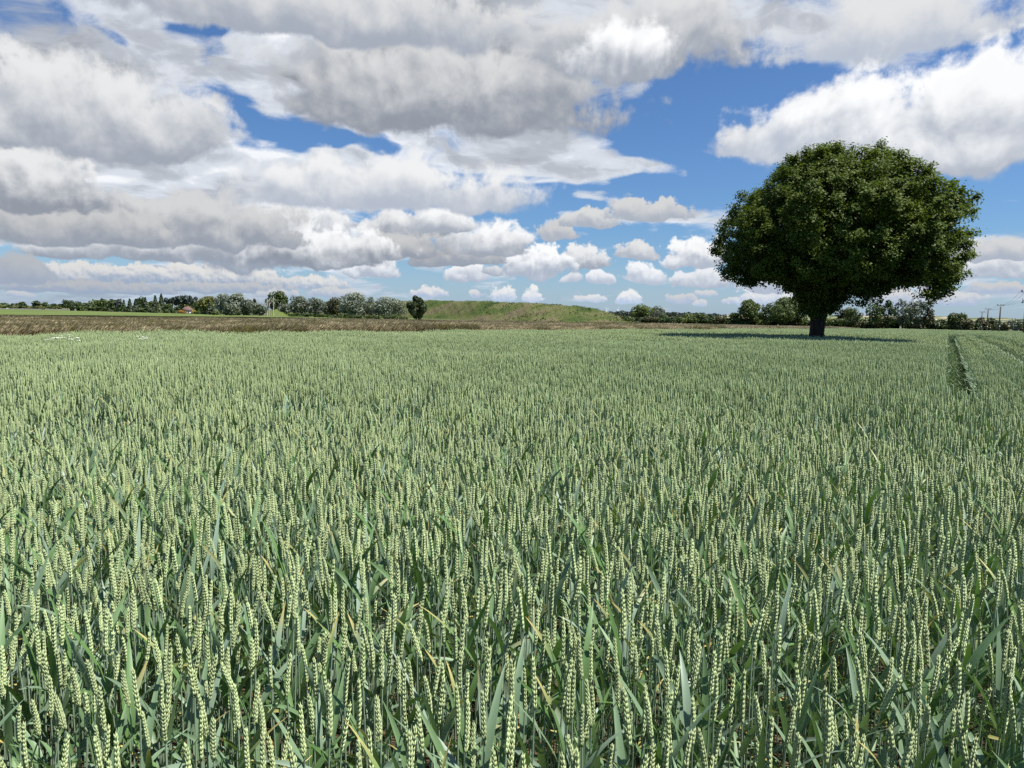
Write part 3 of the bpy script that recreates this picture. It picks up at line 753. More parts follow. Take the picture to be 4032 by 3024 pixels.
    for k, x in enumerate(range(3800, 3960, 36)):
        bush('dark bush in the low hedge behind the poles', 'bushes of the hedge behind the poles', x, 1256 + 5 * math.sin(k * 2.2) + k * 2 - (10 if 3870 < x < 3930 else 0), 1304, 66, 'leaf_dark' if k % 2 else 'leaf_brown', name='hedge_bush', lobes=11, dens=1.2)
    bush('pale yellowish bush in the gap right of the big trunk', None, 3404, 1254, 1293, 44, 'leaf_light', lobes=9)
    bush('pinkish brown bush under the pole at the end of the hedge', None, 4026, 1287, 1303, 26, 'leaf_brown', lobes=7)
    # far woods on the ridge: one mass
    n = 5200
    wx = rng.uniform(2400, 2860, n); top = np.interp(wx, [2400, 2440, 2560, 2660, 2760, 2860], [1229, 1226, 1228, 1231, 1234, 1240]) + 2.0 * np.sin(wx * .12) + 1.2 * np.sin(wx * .31)
    mb = MB(); P = []
    for a, b in zip(wx, top):
        r = 1500 + 60 * rng.random(); p = at_r(a, r); P.append((p[0], p[1], p[2] + (z_px(a, b, r) - p[2]) * rng.random() ** .6))
    P = np.array(P); leaf_faces(mb, P, unit(rng.normal(size=(n, 3)) + [0, -.3, .5]), 3.6, 3.0)
    tag(mb.obj('distant_wood', MAT['needle_blue']), 'dark distant wood on the skyline between the mound and the hedge', 'wood', kind='stuff')

    # dead white trunks and bare treetops
    def dead_tree(x, yt, yb, lean, label, fat=1.0):
        p, r = at_px(x, yb); h = z_px(x, yt, r) - p[2]
        t = thing('dead_tree', p, label, 'dead tree', 'dead trees of the belt')
        mb = MB(); zs = np.linspace(-.3, h, 7)
        tube(mb, [(lean * max(z, 0) + .12 * math.sin(z), .1 * math.cos(z * .8), z) for z in zs], .40 * fat * (1 - .75 * np.clip(zs, 0, None) / h), 6)
        mb.obj('trunk', MAT['deadwood'], t, True)
        for k in range(5):
            z0 = h * rng.uniform(.4, .85); a = rng.random() * 6.28; l = h * rng.uniform(.12, .26); b = MB()
            tube(b, [(lean * z0, 0, z0), (lean * z0 + math.cos(a) * l * .5, math.sin(a) * l * .5, z0 + l * .6), (lean * z0 + math.cos(a) * l * .8, math.sin(a) * l * .8, z0 + l * 1.2)], [.16 * fat, .1 * fat, .05], 5)
            b.obj('branch', MAT['deadwood'], t, True)
    dead_tree(1051, 1180, 1243, .03, 'thick white dead trunk, the left of the bleached pair', 1.5)
    dead_tree(1060, 1176, 1243, .05, 'slimmer white dead trunk standing against the thick one', 1.0)
    dead_tree(1076, 1168, 1243, .04, 'tall bleached dead trunk, the right of the pair below the round crown', 1.5)
    dead_tree(1095, 1190, 1243, .22, 'thin pale dead stem leaning right below the round crown', .7)
    dead_tree(1032, 1196, 1242, .0, 'short grey dead trunk among the willows', .8)
    dead_tree(992, 1157, 1242, -.04, 'bare grey treetop with fine twigs beside the thin brownish tree', .55)
    dead_tree(1017, 1158, 1242, .03, 'bare forked grey treetop rising above the grey willows', .6)
    dead_tree(1042, 1163, 1242, .0, 'bare grey treetop nearest the white dead trunks', .55)
    # the small green bank between the dead trunks and the willows
    p, r = at_px(1112, 1243); mb = MB(); V = []
    for i, x in enumerate(np.linspace(1066, 1165, 24)):
        top = (z_px(x, 1213 + 10 * abs((x - 1118) / 50) ** 2.0, r + 12) - p[2])
        for u in np.linspace(0, 2, 13):
            q = at_r(x, r + 12 * u); s = u if u <= 1 else 2 - u
            V.append((q[0], q[1], q[2] - .2 + max(top, .1) * math.sin(s * math.pi / 2)))
    mb.add(V, None, [(i * 13 + j, i * 13 + j + 1, (i + 1) * 13 + j + 1, (i + 1) * 13 + j) for i in range(23) for j in range(12)])
    structure('grass_bank', mb, MAT['green'])

# ------------------------------------------------------------------ house, cars, turbines, poles
if want('things'):
    p = at_r(739, 815); rz = az_of(739) * -1 + .5
    house = thing('bungalow', p, 'low white bungalow with a brown hipped roof among the trees', 'house', rz=rz)
    W, D, H, RH = 12.4, 9.0, 2.7, 4.6
    wallm = mat_plain('white_render', (.72, .70, .66), .8); roofm = mat_noise('brown_roof_tiles', 2.2, [(.3, (.10, .066, .054)), (.7, (.19, .13, .11))], stretch=(1, 1, 4), bump=.5)
    glass = mat_plain('window_glass', (.03, .04, .05), .1, .6); doorm = mat_plain('door_paint', (.12, .08, .06), .5); brick = mat_plain('chimney_brick', (.30, .16, .11), .9)
    wm = MB(); box(wm, (0, 0, H / 2 - .15), (W, D, H + .3)); wm.obj('wall', wallm, house)
    rm = MB(); e = .55
    rm.add([(-W / 2 - e, -D / 2 - e, H), (W / 2 + e, -D / 2 - e, H), (W / 2 + e, D / 2 + e, H), (-W / 2 - e, D / 2 + e, H), (-2.2, 0, H + RH), (2.2, 0, H + RH)],
           [(0, 4, 3), (1, 2, 5)], [(0, 1, 5, 4), (2, 3, 4, 5), (0, 3, 2, 1)])
    roof = rm.obj('roof', roofm, house)
    cm = MB(); box(cm, (1.2, .9, H + RH - .3), (.8, .8, 1.8)); cm.obj('chimney', brick, roof)
    for xx in (-4.2, -1.6, 4.0):
        m = MB(); box(m, (xx, -D / 2 - .03, 1.5), (1.5, .1, 1.2)); w = m.obj('window', glass, house)
        m = MB()
        for dx in (-.78, 0, .78): box(m, (xx + dx, -D / 2 - .06, 1.5), (.07, .1, 1.3))
        m.obj('frame', wallm, w)
    m = MB(); box(m, (1.6, -D / 2 - .03, 1.0), (.95, .1, 2.0)); m.obj('door', doorm, house)

    tyre = mat_plain('tyre', (.02, .02, .02), .8)
    def car(x, r, paint, label):
        p = at_r(x, r); p[2] += .14
        c = thing('car', p, label, 'car', None, rz=-az_of(x) + .15)
        b = MB(); s = .92
        prof = [(-2.15, .35), (-2.2, .75), (-1.9, .92), (-1.25, .98), (-.75, 1.42), (.7, 1.45), (1.45, 1.0), (2.0, .92), (2.2, .7), (2.15, .35)]
        n = len(prof); b.add([(a, -.86, z) for a, z in prof] + [(a, .86, z) for a, z in prof], None, [(i, (i + 1) % n, n + (i + 1) % n, n + i) for i in range(n)])
        for sgn, o in ((-1, 0), (1, n)): b.add([(a, .86 * sgn, z) for a, z in prof], [(0, i, i + 1) for i in range(1, n - 1)])
        b.obj('body', paint, c)
        for sgn in (-1, 1):
            g = MB(); g.add([(-1.1, .875 * sgn, 1.0), (1.25, .875 * sgn, 1.0), (.62, .875 * sgn, 1.37), (-.7, .875 * sgn, 1.35)], None, [(0, 1, 2, 3)]); g.obj('side_window', glass, c)
            for xx in (-1.35, 1.35):
                wmb = MB(); th = np.arange(12) / 12 * 2 * math.pi
                wmb.add(np.concatenate([np.stack([xx + .33 * np.cos(th), np.full(12, yy * sgn), .33 + .33 * np.sin(th)], 1) for yy in (.70, .90)] + [[(xx, .905 * sgn, .33)]]),
                        [(12 + i, 12 + (i + 1) % 12, 24) for i in range(12)], [(i, (i + 1) % 12, 12 + (i + 1) % 12, 12 + i) for i in range(12)])
                wmb.obj('wheel', tyre, c)
    car(31, 1560, mat_plain('white_paint', (.75, .76, .78), .3, .5, vary=.03), 'small white car driving on the far road')
    car(172, 1420, mat_plain('black_paint', (.02, .02, .022), .3, .5, vary=.03), 'black car driving on the far road')
    turb = mat_plain('turbine_white', (.8, .8, .82), .5, vary=.03)
    for (x, label, ph) in [(2388, 'tiny white wind turbine on the skyline, nearer the mound', .3), (2432, 'tiny white wind turbine on the skyline, nearer the round hedgerow tree', 1.1)]:
        r = 4100; p = at_r(x, r); hub = z_px(x, 1217, r) - p[2]
        t = thing('wind_turbine', p, label, 'wind turbine', 'wind turbines on the skyline')
        m = MB(); tube(m, [(0, 0, -1), (0, 0, hub)], [1.9, 1.1], 10); m.obj('tower', turb, t, True)
        m = MB(); box(m, (0, -1.5, hub + .8), (2.2, 6, 2.4)); m.obj('nacelle', turb, t)
        for k in range(3):
            a = ph + k * 2.0944; m = MB()
            tube(m, [(0, -4.6, hub + .8), (math.cos(a) * 5, -4.6, hub + .8 + math.sin(a) * 5), (math.cos(a) * 15, -4.6, hub + .8 + math.sin(a) * 15)], [.7, .9, .2], 6); m.obj('blade', turb, t)

    POLES = []
    def pole(x, ytop, r, label, kind='T'):
        p = at_r(x, r); h = z_px(x, ytop, r) - p[2]
        t = thing('power_pole', p, label, 'pole', 'power poles at the field edge')
        ldir = np.array([-.42, .91]); perp = np.array([.91, .42])          # along and across the line
        m = MB(); tube(m, [(0, 0, -.3), (0, 0, h * .5), (0, 0, h)], [.17, .155, .13], 10); m.obj('post', MAT['pole'], t, True)
        arm = MB(); a = math.atan2(perp[1], perp[0])
        box(arm, (0, -.0, h + .28), (2.4, .12, .12), rz=a)
        for s in (-1, 1):
            tube(arm, [(0, 0, h - .15), (s * perp[0] * .55, s * perp[1] * .55, h + .24)], [.035, .035], 4)
        arm.obj('crossarm', MAT['steel'], t)
        tops = []
        for s in (-1, 0, 1):
            q = (s * perp[0] * 1.12, s * perp[1] * 1.12)
            m = MB(); tube(m, [(q[0], q[1], h + .34), (q[0], q[1], h + .42), (q[0], q[1], h + .52), (q[0], q[1], h + .58)], [.06, .10, .08, .03], 8); m.obj('insulator', MAT['porcelain'], t, True)
            tops.append(np.array([p[0] + q[0], p[1] + q[1], p[2] + h + .60]))
        m = MB(); box(m, (-.03, -.175, 1.9), (.24, .02, .20)); m.obj('warning_plate', MAT['signplate'], t)
        if kind == 'D':
            m = MB(); box(m, (-perp[0] * .1, -perp[1] * .1, h - 1.15), (1.9, .10, .10), rz=a); lower = m.obj('switch_frame', MAT['steel'], t)
            for s in (-1, 0, 1):
                m = MB(); tube(m, [(s * perp[0] * .85, s * perp[1] * .85 - .06, h - 1.2), (s * perp[0] * .85, s * perp[1] * .85 - .12, h - .85), (s * perp[0] * .85 + .05, s * perp[1] * .85, h - .55)], [.07, .09, .04], 7); m.obj('fuse_switch', MAT['porcelain'], t, True)
            m = MB(); box(m, (0, -.24, h * .43), (.42, .34, .55)); m.obj('cable_box', MAT['steel'], t)
        POLES.append((p, h, tops)); return t
    pole(4036, 1158, 118, 'near pole at the picture edge with a switch frame below the crossarm', 'D')
    pole(3937, 1208, 190, 'wooden power pole with a T crossarm standing in the wheat before the hedge')
    pole(3889, 1221, 242, 'power pole half in the hedge, second behind the one in the wheat')
    pole(3866, 1232, 292, 'power pole behind the hedge with only its top showing')
    def wire(a, b, sag, label):
        u = np.linspace(0, 1, 13)[:, None]; P = a * (1 - u) + b * u; P[:, 2] -= (4 * sag * u * (1 - u))[:, 0]
        m = MB(); tube(m, P, .016, 4, cap=False); o = m.obj('overhead_wire', MAT['wire']); tag(o, label, 'wire', 'overhead wires between the poles')
    for k, nm in enumerate(['from the edge pole to the pole in the wheat', 'between the pole in the wheat and the next pole', 'running on to the pole behind the hedge']):
        for i in range(3):
            wire(POLES[k][2][i], POLES[k + 1][2][i], .9, 'thin overhead wire ' + nm)
    q = POLES[0][0] + [0, 0, POLES[0][1] * .45]
    wire(POLES[3][2][2] - [0, 0, .3], q, 1.2, 'long low wire running from the pole behind the hedge to the edge pole')

# ------------------------------------------------------------------ the big lone tree
TREE_R = 34.0
TP = at_r(3213, TREE_R)
def big_tree():
    az = az_of(3213)
    zy = lambda y: z_px(3213, y, TREE_R) - TP[2]
    prof = np.array([  # y, left x, right x of the crown's outline
        (556, 3200, 3260), (575, 3135, 3385), (610, 3078, 3500), (650, 3030, 3590), (690, 2990, 3655), (745, 2905, 3700), (770, 2865, 3790),
        (804, 2822, 3838), (860, 2815, 3846), (912, 2815, 3822), (977, 2788, 3828), (1026, 2832, 3834), (1075, 2850, 3795), (1100, 2880, 3765),
        (1118, 2975, 3620), (1136, 3075, 3490), (1160, 3125, 3360), (1195, 3150, 3305), (1228, 3160, 3285), (1246, 3184, 3252)], float)
    prof[:, 1] = 3213 + (prof[:, 1] - 3213) * .965; prof[:, 2] = 3213 + (prof[:, 2] - 3213) * .935; prof[:, 0] = np.where(prof[:, 0] < 1000, 1000 + (prof[:, 0] - 1000) * .93, prof[:, 0])
    Z = np.array([zy(y) for y in prof[:, 0]]); XL = np.array([TREE_R * math.tan(az_of(x) - az) for x in prof[:, 1]]); XR = np.array([TREE_R * math.tan(az_of(x) - az) for x in prof[:, 2]])
    o = np.argsort(Z); Z, XL, XR = Z[o], XL[o], XR[o]
    t = thing('lone_broadleaf_tree', TP, 'big spreading dark green tree standing alone in the wheat', 'tree', rz=-az)
    def shell(z, a, rho):
        l, r = np.interp(z, Z, XL), np.interp(z, Z, XR)
        c, w = (l + r) / 2, (r - l) / 2
        return np.stack([c + w * rho * np.cos(a), w * .96 * rho * np.sin(a), z], -1)
    # lobes: boughs of foliage near the outline, clumps of twigs on each lobe
    nl = 230
    z = rng.uniform(Z[0] + .1, Z[-1] - .30, nl * 3)
    wgt = np.interp(z, Z, XR - XL); z = z[rng.random(nl * 3) < (wgt / wgt.max()) ** 1.2][:nl]; nl = len(z)
    a = rng.random(nl) * 2 * math.pi; rho = rng.uniform(.12, 1.0, nl) ** .42
    lr = rng.uniform(.50, 1.12, nl)
    l, r = np.interp(z, Z, XL), np.interp(z, Z, XR)
    lim = np.clip(1 - lr * .75 / ((r - l) / 2), .1, 1)
    C = shell(z, a, rho * lim)
    C[:, 2] = np.minimum(C[:, 2], Z[-1] - lr * .75)
    ncl = 5200
    i = rng.choice(nl, ncl, p=lr ** 2 / (lr ** 2).sum())
    D = unit(rng.normal(size=(ncl, 3)) + [0, 0, .15])
    CC = C[i] + D * (lr[i] * rng.uniform(.74, 1.05, ncl))[:, None] * [1, 1, .82]
    # ragged sprigs along the outline
    ns = 260; zs = rng.uniform(Z[0] + .2, Z[-1] + .05, ns); an = rng.random(ns) * 2 * math.pi
    SP = shell(zs, an, rng.uniform(.94, 1.05, ns))
    ctr = np.array([0.6, 0, 4.2])
    # sprays that stand out of the outline, and a dark heart
    EX, ED = [], []
    for k in range(150):
        q = shell(np.array([rng.uniform(Z[0] + 1.2, Z[-1] - .25)]), np.array([rng.random() * 2 * math.pi]), np.array([rng.uniform(.95, 1.0)]))[0]
        d = unit(unit(q - ctr) + [0, 0, .35]); L = rng.uniform(.12, .34)
        for u in np.linspace(0, 1, 5): EX.append(q + d * L * u + rng.normal(size=3) * .05 * (1 - u)); ED.append(d)
    yy = lambda x, y, dep: np.array([TREE_R * math.tan(az_of(x) - az), dep, zy(y)])
    for (x, y, dep, rad, m) in [(3665, 1120, -.5, .42, 26), (3690, 1140, -.3, .30, 14), (3668, 1165, -.2, .18, 8), (3560, 1118, -1.5, .45, 24), (3420, 1150, -1.2, .36, 22), (3385, 1178, -.8, .24, 10), (2945, 1105, -.6, .36, 20), (3745, 1095, .2, .35, 20), (2870, 1070, .3, .4, 22)]:
        for _ in range(m): EX.append(yy(x, y, dep) + rng.normal(size=3) * rad * [.6, .8, .38]); ED.append(unit(rng.normal(size=3) + [0, 0, .6]))
    EX, ED = np.array(EX), np.array(ED)
    nc = 650; HC = shell(rng.uniform(Z[0] + 1.6, Z[-1] - 1.2, nc), rng.random(nc) * 2 * math.pi, rng.random(nc) ** .6 * .72)
    CC = np.concatenate([CC, SP, HC]); D = np.concatenate([D, unit(SP - ctr), unit(rng.normal(size=(nc, 3)))])
    # keep the foliage inside the outline
    lo, hi = np.interp(CC[:, 2], Z, XL) - .12, np.interp(CC[:, 2], Z, XR) + .12
    w = (hi - lo) / 2; inside = ((CC[:, 0] - (lo + hi) / 2) / w) ** 2 + (CC[:, 1] / (w * .98)) ** 2 < 1.0
    inside &= (CC[:, 2] > Z[0] - .05) & (CC[:, 2] < Z[-1] - .02)
    CC, D = np.concatenate([CC[inside], EX]), np.concatenate([D[inside], ED])
    per = 52
    n = len(CC) * per
    j = np.repeat(np.arange(len(CC)), per)
    off = rng.normal(size=(n, 3)) * [.12, .12, .09]
    P = CC[j] + off
    N = unit(D[j] * .75 + unit(rng.normal(size=(n, 3))) * .72 + [0, 0, .5])
    mb = MB(); leaf_faces(mb, P, N, rng.uniform(.07, .135, n), rng.uniform(.06, .10, n), fold=.12)
    mb.obj('crown', MAT['oak'], t)
    # trunk and limbs
    mb = MB()
    zz = np.array([-.3, .0, .35, .8, 1.3, 1.7, 2.1]); rr = np.array([.50, .42, .35, .305, .295, .33, .38])
    th = np.arange(28) / 28 * 2 * math.pi
    V = np.array([[(rr[k] * (1 + .05 * math.sin(5 * u + k * .4) + .035 * math.sin(11 * u - k))) * math.cos(u) + .05 * zz[k], (rr[k] * (1 + .05 * math.sin(4 * u + 1))) * math.sin(u), zz[k]] for k in range(len(zz)) for u in th])
    mb.add(V, None, [(k * 28 + q, k * 28 + (q + 1) % 28, (k + 1) * 28 + (q + 1) % 28, (k + 1) * 28 + q) for k in range(len(zz) - 1) for q in range(28)])
    mb.obj('trunk', MAT['bark'], t, True)
    def limb(p0, p1, r0, r1, depth):
        mb = MB(); p0, p1 = np.array(p0, float), np.array(p1, float); L = np.linalg.norm(p1 - p0); u = np.linspace(0, 1, 7)[:, None]
        P = p0 * (1 - u) + p1 * u; P[:, 2] += (np.sin(u[:, 0] * math.pi) * L * .10); P += rng.normal(size=P.shape) * L * .022 * np.minimum(u, 1 - u) * 4
        tube(mb, P, r0 * (1 - u[:, 0]) + r1 * u[:, 0], 8)
        mbs = [mb]
        if depth:
            for k in range(4):
                s = rng.uniform(.35, .95); q = P[int(s * 6)]
                d = unit((p1 - p0)[None])[0] * .7 + rng.normal(size=3) * .5; d[2] = abs(d[2]) + .25; d = unit(d)
                mbs += limb(q, q + d * L * rng.uniform(.3, .5), (r0 * (1 - s) + r1 * s) * .6, .015, depth - 1)
        return mbs
    fork = np.array([.08, 0, 1.9])
    for (dx, dy, dz, r0) in [(-3.0, .4, 3.3, .24), (-2.4, -2.6, 4.2, .22), (-1.2, 2.8, 4.8, .21), (1.0, -1.0, 5.0, .26), (.4, 1.2, 4.8, .22), (3.2, -2.2, 3.4, .22), (4.2, .6, 2.4, .27),
                             (3.2, 2.8, 4.4, .20), (1.6, -3.6, 3.0, .18), (-2.8, 2.4, 2.4, .17), (4.0, 1.6, 4.0, .17)]:
        parts = limb(fork + [rng.normal() * .12, rng.normal() * .12, rng.uniform(-.25, .2)], fork + [dx, dy, dz], r0, .04, 1)
        mb = MB()
        for q in parts: mb.join(q)
        mb.obj('limb', MAT['bark'], t, True)
rng = np.random.default_rng(11)
if want('bigtree'): big_tree()

# ------------------------------------------------------------------ crops: plants, then instances of them
def scatter(name, label, cat, P, rot, scale, idx, protos):
    """One 'stuff' object: an instance of a plant or patch at each point (geometry nodes)."""
    col = bpy.data.collections.new(name + '_kinds')
    for k, me in enumerate(protos):
        col.objects.link(bpy.data.objects.new('%s_kind_%02d' % (name, k), me))
    me = bpy.data.meshes.new(name)
    me.vertices.add(len(P)); me.vertices.foreach_set('co', np.asarray(P, np.float32).ravel())
    for an, ty, data in (('rot', 'FLOAT_VECTOR', rot), ('size', 'FLOAT_VECTOR', scale)):
        a = me.attributes.new(an, ty, 'POINT'); a.data.foreach_set('vector', np.asarray(data, np.float32).ravel())
    a = me.attributes.new('kind', 'INT', 'POINT'); a.data.foreach_set('value', np.asarray(idx, np.int32))
    o = link(name, me); tag(o, label, cat, kind='stuff')
    g = bpy.data.node_groups.new(name, 'GeometryNodeTree')
    g.interface.new_socket('Geometry', in_out='INPUT', socket_type='NodeSocketGeometry')
    g.interface.new_socket('Geometry', in_out='OUTPUT', socket_type='NodeSocketGeometry')
    gi, go = g.nodes.new('NodeGroupInput'), g.nodes.new('NodeGroupOutput')
    ci = g.nodes.new('GeometryNodeCollectionInfo'); ci.inputs['Collection'].default_value = col
    ci.inputs['Separate Children'].default_value = True; ci.inputs['Reset Children'].default_value = True
    ip = g.nodes.new('GeometryNodeInstanceOnPoints'); ip.inputs['Pick Instance'].default_value = True
    def attr(n, ty):
        x = g.nodes.new('GeometryNodeInputNamedAttribute'); x.data_type = ty; x.inputs['Name'].default_value = n; return x.outputs['Attribute']
    er = g.nodes.new('FunctionNodeEulerToRotation')
    g.links.new(attr('rot', 'FLOAT_VECTOR'), er.inputs[0]); g.links.new(er.outputs[0], ip.inputs['Rotation'])
    g.links.new(attr('size', 'FLOAT_VECTOR'), ip.inputs['Scale']); g.links.new(attr('kind', 'INT'), ip.inputs['Instance Index'])
    g.links.new(gi.outputs[0], ip.inputs['Points']); g.links.new(ci.outputs[0], ip.inputs['Instance']); g.links.new(ip.outputs[0], go.inputs[0])
    md = o.modifiers.new('scatter', 'NODES'); md.node_group = g
    return o

R1 = np.random.default_rng(21)
def U(a, b, n=None): return R1.uniform(a, b, n)
EAR = np.array([.348, .424, .204]); EAR_TIP = np.array([.405, .475, .240]); STEM = np.array([.27, .36, .25]); LEAF = np.array([.098, .190, .052])
GLAUC = np.array([.255, .340, .268]); DEAD = np.array([.56, .45, .15])
def stem_curve(h, lx, ly, n):
    u = np.linspace(0, 1, n)[:, None]
    return np.concatenate([u ** 1.4 * lx, u ** 1.4 * ly, u * h], 1)
_OV = np.array([(0, 0, -.5), (.5, 0, -.05), (0, .5, -.05), (-.5, 0, -.05), (0, -.5, -.05), (0, 0, .5)])
_OT = np.array([(0, 2, 1), (0, 3, 2), (0, 4, 3), (0, 1, 4), (5, 1, 2), (5, 2, 3), (5, 3, 4), (5, 4, 1)])
def ear_full(mb, base, d, L, phi, tone):
    """An ear of plump scales in two ranks along its axis."""
    d = unit(d); a = unit(np.cross(d, [math.cos(phi + 1.57), math.sin(phi + 1.57), .01])); b = np.cross(d, a)
    bend = a * U(-.007, .007) + b * U(-.007, .007)
    n = 21
    for k in range(n):
        u = k / (n - 1); c = base + d * L * (.02 + u * .93) + bend * u * u * 1.3
        side = 1 if k % 2 else -1
        w = .0058 * U(.88, 1.12) * (1.0 - .35 * u ** 4) * (.75 + .25 * min(1, u * 6))
        for s2, off in ((0, 1.0), (1, .72), (-1, .72)):
            out = unit(a * side * (1.0 if s2 == 0 else .55) + b * s2 * .95)
            ax = unit(d + out * .27)
            x = unit(np.cross(ax, out)); y = np.cross(ax, x)
            ln = .0175 * (1 - .2 * u) * U(.9, 1.1)
            q = c + out * w * .72 * off + d * ln * .18
            V = q + _OV[:, :1] * x * w * 1.25 + _OV[:, 1:2] * y * w * 1.0 + _OV[:, 2:] * ax * ln
            colr = np.tile(EAR * tone * U(.85, 1.15), (6, 1)); colr[5] = EAR_TIP * tone * U(.9, 1.2)
            mb.add(V, _OT, None, colr)
    # tip
    tipv = base + d * L * 1.0 + bend * 1.3
    mb.add(tipv + _OV[:, :1] * a * .004 + _OV[:, 1:2] * b * .004 + _OV[:, 2:] * d * .016, _OT, None, np.tile(EAR_TIP * tone, (6, 1)))
def ear_mid(mb, base, d, L, phi, tone, rings=7, sides=4, fat=1.0):
    d = unit(d); a = unit(np.cross(d, [math.cos(phi), math.sin(phi), .01])); b = np.cross(d, a)
    us = np.linspace(0, 1, rings); V = []; C = []
    for k, u in enumerate(us):
        w = .0088 * fat * (1.15 if k % 2 else .78) * (1 - .75 * u ** 5) * (.5 if k == 0 else 1)
        for q in range(sides):
            t = q / sides * 6.2832 + (k % 2) * .6
            V.append(base + d * L * u + a * w * math.cos(t) + b * w * .8 * math.sin(t)); C.append(EAR * tone * (1.18 if k % 2 else .97))
    mb.add(V, None, [(k * sides + q, k * sides + (q + 1) % sides, (k + 1) * sides + (q + 1) % sides, (k + 1) * sides + q) for k in range(rings - 1) for q in range(sides)], C)
def blade(mb, p0, az, rise, L, W, droop, colr, n=7, twist=0.0, tipcol=None, fold=.25):
    """A long leaf from p0, leaving at angle rise from level and bending over by droop."""
    V, C = [], []; p = np.array(p0, float); el = rise
    for k in range(n + 1):
        u = k / n
        f = np.array([math.cos(az) * math.cos(el), math.sin(az) * math.cos(el), math.sin(el)])
        s0 = np.array([-math.sin(az), math.cos(az), 0]); up = np.cross(f, s0)
        tw = twist * u; s = s0 * math.cos(tw) + up * math.sin(tw); nn = up * math.cos(tw) - s0 * math.sin(tw)
        w = W * .5 * (.55 + .45 * min(1, u * 5)) * (1 - u ** 2.6) + .0004
        V += [p - s * w + nn * w * fold, p, p + s * w + nn * w * fold]
        c = colr if tipcol is None else colr * (1 - max(0, u - .55) / .45) + tipcol * (max(0, u - .55) / .45)
        C += [c, c * .92, c]
        p = p + f * L / n; el -= droop / n
    Q = [(3 * k + j, 3 * k + j + 1, 3 * k + j + 4, 3 * k + j + 3) for k in range(n) for j in range(2)]
    mb.add(V, None, Q, C)
def leaf_colour():
    m = min(1, max(0, R1.beta(.9, 1.4))); return (LEAF * (1 - m) + GLAUC * m) * U(.8, 1.2)
def plant_spec(style='plain'):
    """Numbers of one plant; kept apart so that its parts can be separate meshes."""
    H = U(.635, .705) if style != 'short' else U(.54, .60)
    lean = {'lean': U(.05, .10)}.get(style, abs(R1.normal(0, .018))); a = U(0, 6.283)
    return dict(H=H, lx=lean * math.cos(a), ly=lean * math.sin(a), ear=U(.080, .112), phi=U(0, 6.283), tone=U(.82, 1.14), style=style)
def plant_parts(sp, lod=0):
    """{part name: [MB, ...]} for one wheat plant."""
    out = {'stem': [], 'ear': [], 'leaf': []}
    c = stem_curve(sp['H'], sp['lx'], sp['ly'], 6 if lod == 0 else 3)
    mb = MB(); tube(mb, c, np.linspace(.0027, .0019, len(c)) * (1 if lod == 0 else 1.25), 5 if lod == 0 else 3, STEM * U(.85, 1.1), cap=False); out['stem'].append(mb)
    d = unit((c[-1] - c[-2]) + R1.normal(0, .012, 3)); mb = MB()
    if lod == 0: ear_full(mb, c[-1], d, sp['ear'], sp['phi'], sp['tone'])
    else: ear_mid(mb, c[-1], d, sp['ear'], sp['phi'], sp['tone'], 7 if lod == 1 else 3, 4 if lod == 1 else 3, 1.0 if lod == 1 else 1.25)
    out['ear'].append(mb)
    segs = 8 if lod == 0 else 4
    def on(h): return np.array([np.interp(h, c[:, 2], c[:, 0]), np.interp(h, c[:, 2], c[:, 1]), h])
    st = sp['style']
    fa = U(0, 6.283)
    spec = [(sp['H'] * (U(.74, .92) if lod == 0 else U(.64, .78)), fa, U(1.05, 1.42), U(.17, .26), U(.015, .021), U(.15, .9))]
    if st == 'bare': spec = []
    spec.append((sp['H'] * (U(.54, .70) if lod == 0 else U(.46, .62)), fa + math.pi + U(-.5, .5), U(.85, 1.35), U(.18, .27), U(.014, .019), U(.3, 1.4)))
    if st == 'leafy': spec.append((sp['H'] * U(.60, .70), fa + U(1.2, 2.0), U(.9, 1.35), U(.18, .25), U(.014, .018), U(.2, .8)))
    if lod < 2 and (lod == 0 or R1.random() < .5): spec.append((sp['H'] * U(.28, .42), fa + U(-.6, .6), U(.4, 1.0), U(.15, .22), U(.008, .012), U(.8, 2.0)))
    for k, (h, az, rise, L, W, dr) in enumerate(spec):
        mb = MB(); low = h < sp['H'] * .45
        cl = DEAD * U(.7, 1.1) if (low and R1.random() < .35) else leaf_colour()
        tip = DEAD * .9 if (st == 'yellowtip' and k < 2) or R1.random() < .04 else None
        blade(mb, on(h), az, rise, L, W * (1 if lod == 0 else 1.15), dr, cl, segs, U(-1.6, 1.6), tip); out['leaf'].append(mb)
    if lod == 0:      # a young side shoot's leaf low down
        if R1.random() < .5:
            mb = MB(); blade(mb, (U(-.02, .02), U(-.02, .02), 0), U(0, 6.28), U(1.1, 1.5), U(.22, .38), U(.007, .010), U(.1, .6), leaf_colour() * .9, 6, U(-1, 1)); out['leaf'].append(mb)
    return out
def plant_mb(lod, style=None):
    style = style or R1.choice(['plain', 'plain', 'bare', 'leafy', 'lean', 'yellowtip', 'short'], p=[.30, .1, .12, .24, .08, .06, .10])
    mb = MB()
    for lst in plant_parts(plant_spec(style), lod).values():
        for q in lst: mb.join(q)
    return mb
def patch(lod, size, count, style=None):
    """A square of standing wheat."""
    mb = MB(); kinds = [plant_mb(lod, style) for _ in range(24)]
    g = int(math.ceil(math.sqrt(count))); cell = size / g
    for i in range(g):
        for j in range(g):
            mb.join(kinds[R1.integers(0, 24)], ((i + U(0, 1)) * cell - size / 2, (j + U(0, 1)) * cell - size / 2, 0), U(0, 6.283), U(.92, 1.07))
    return mb

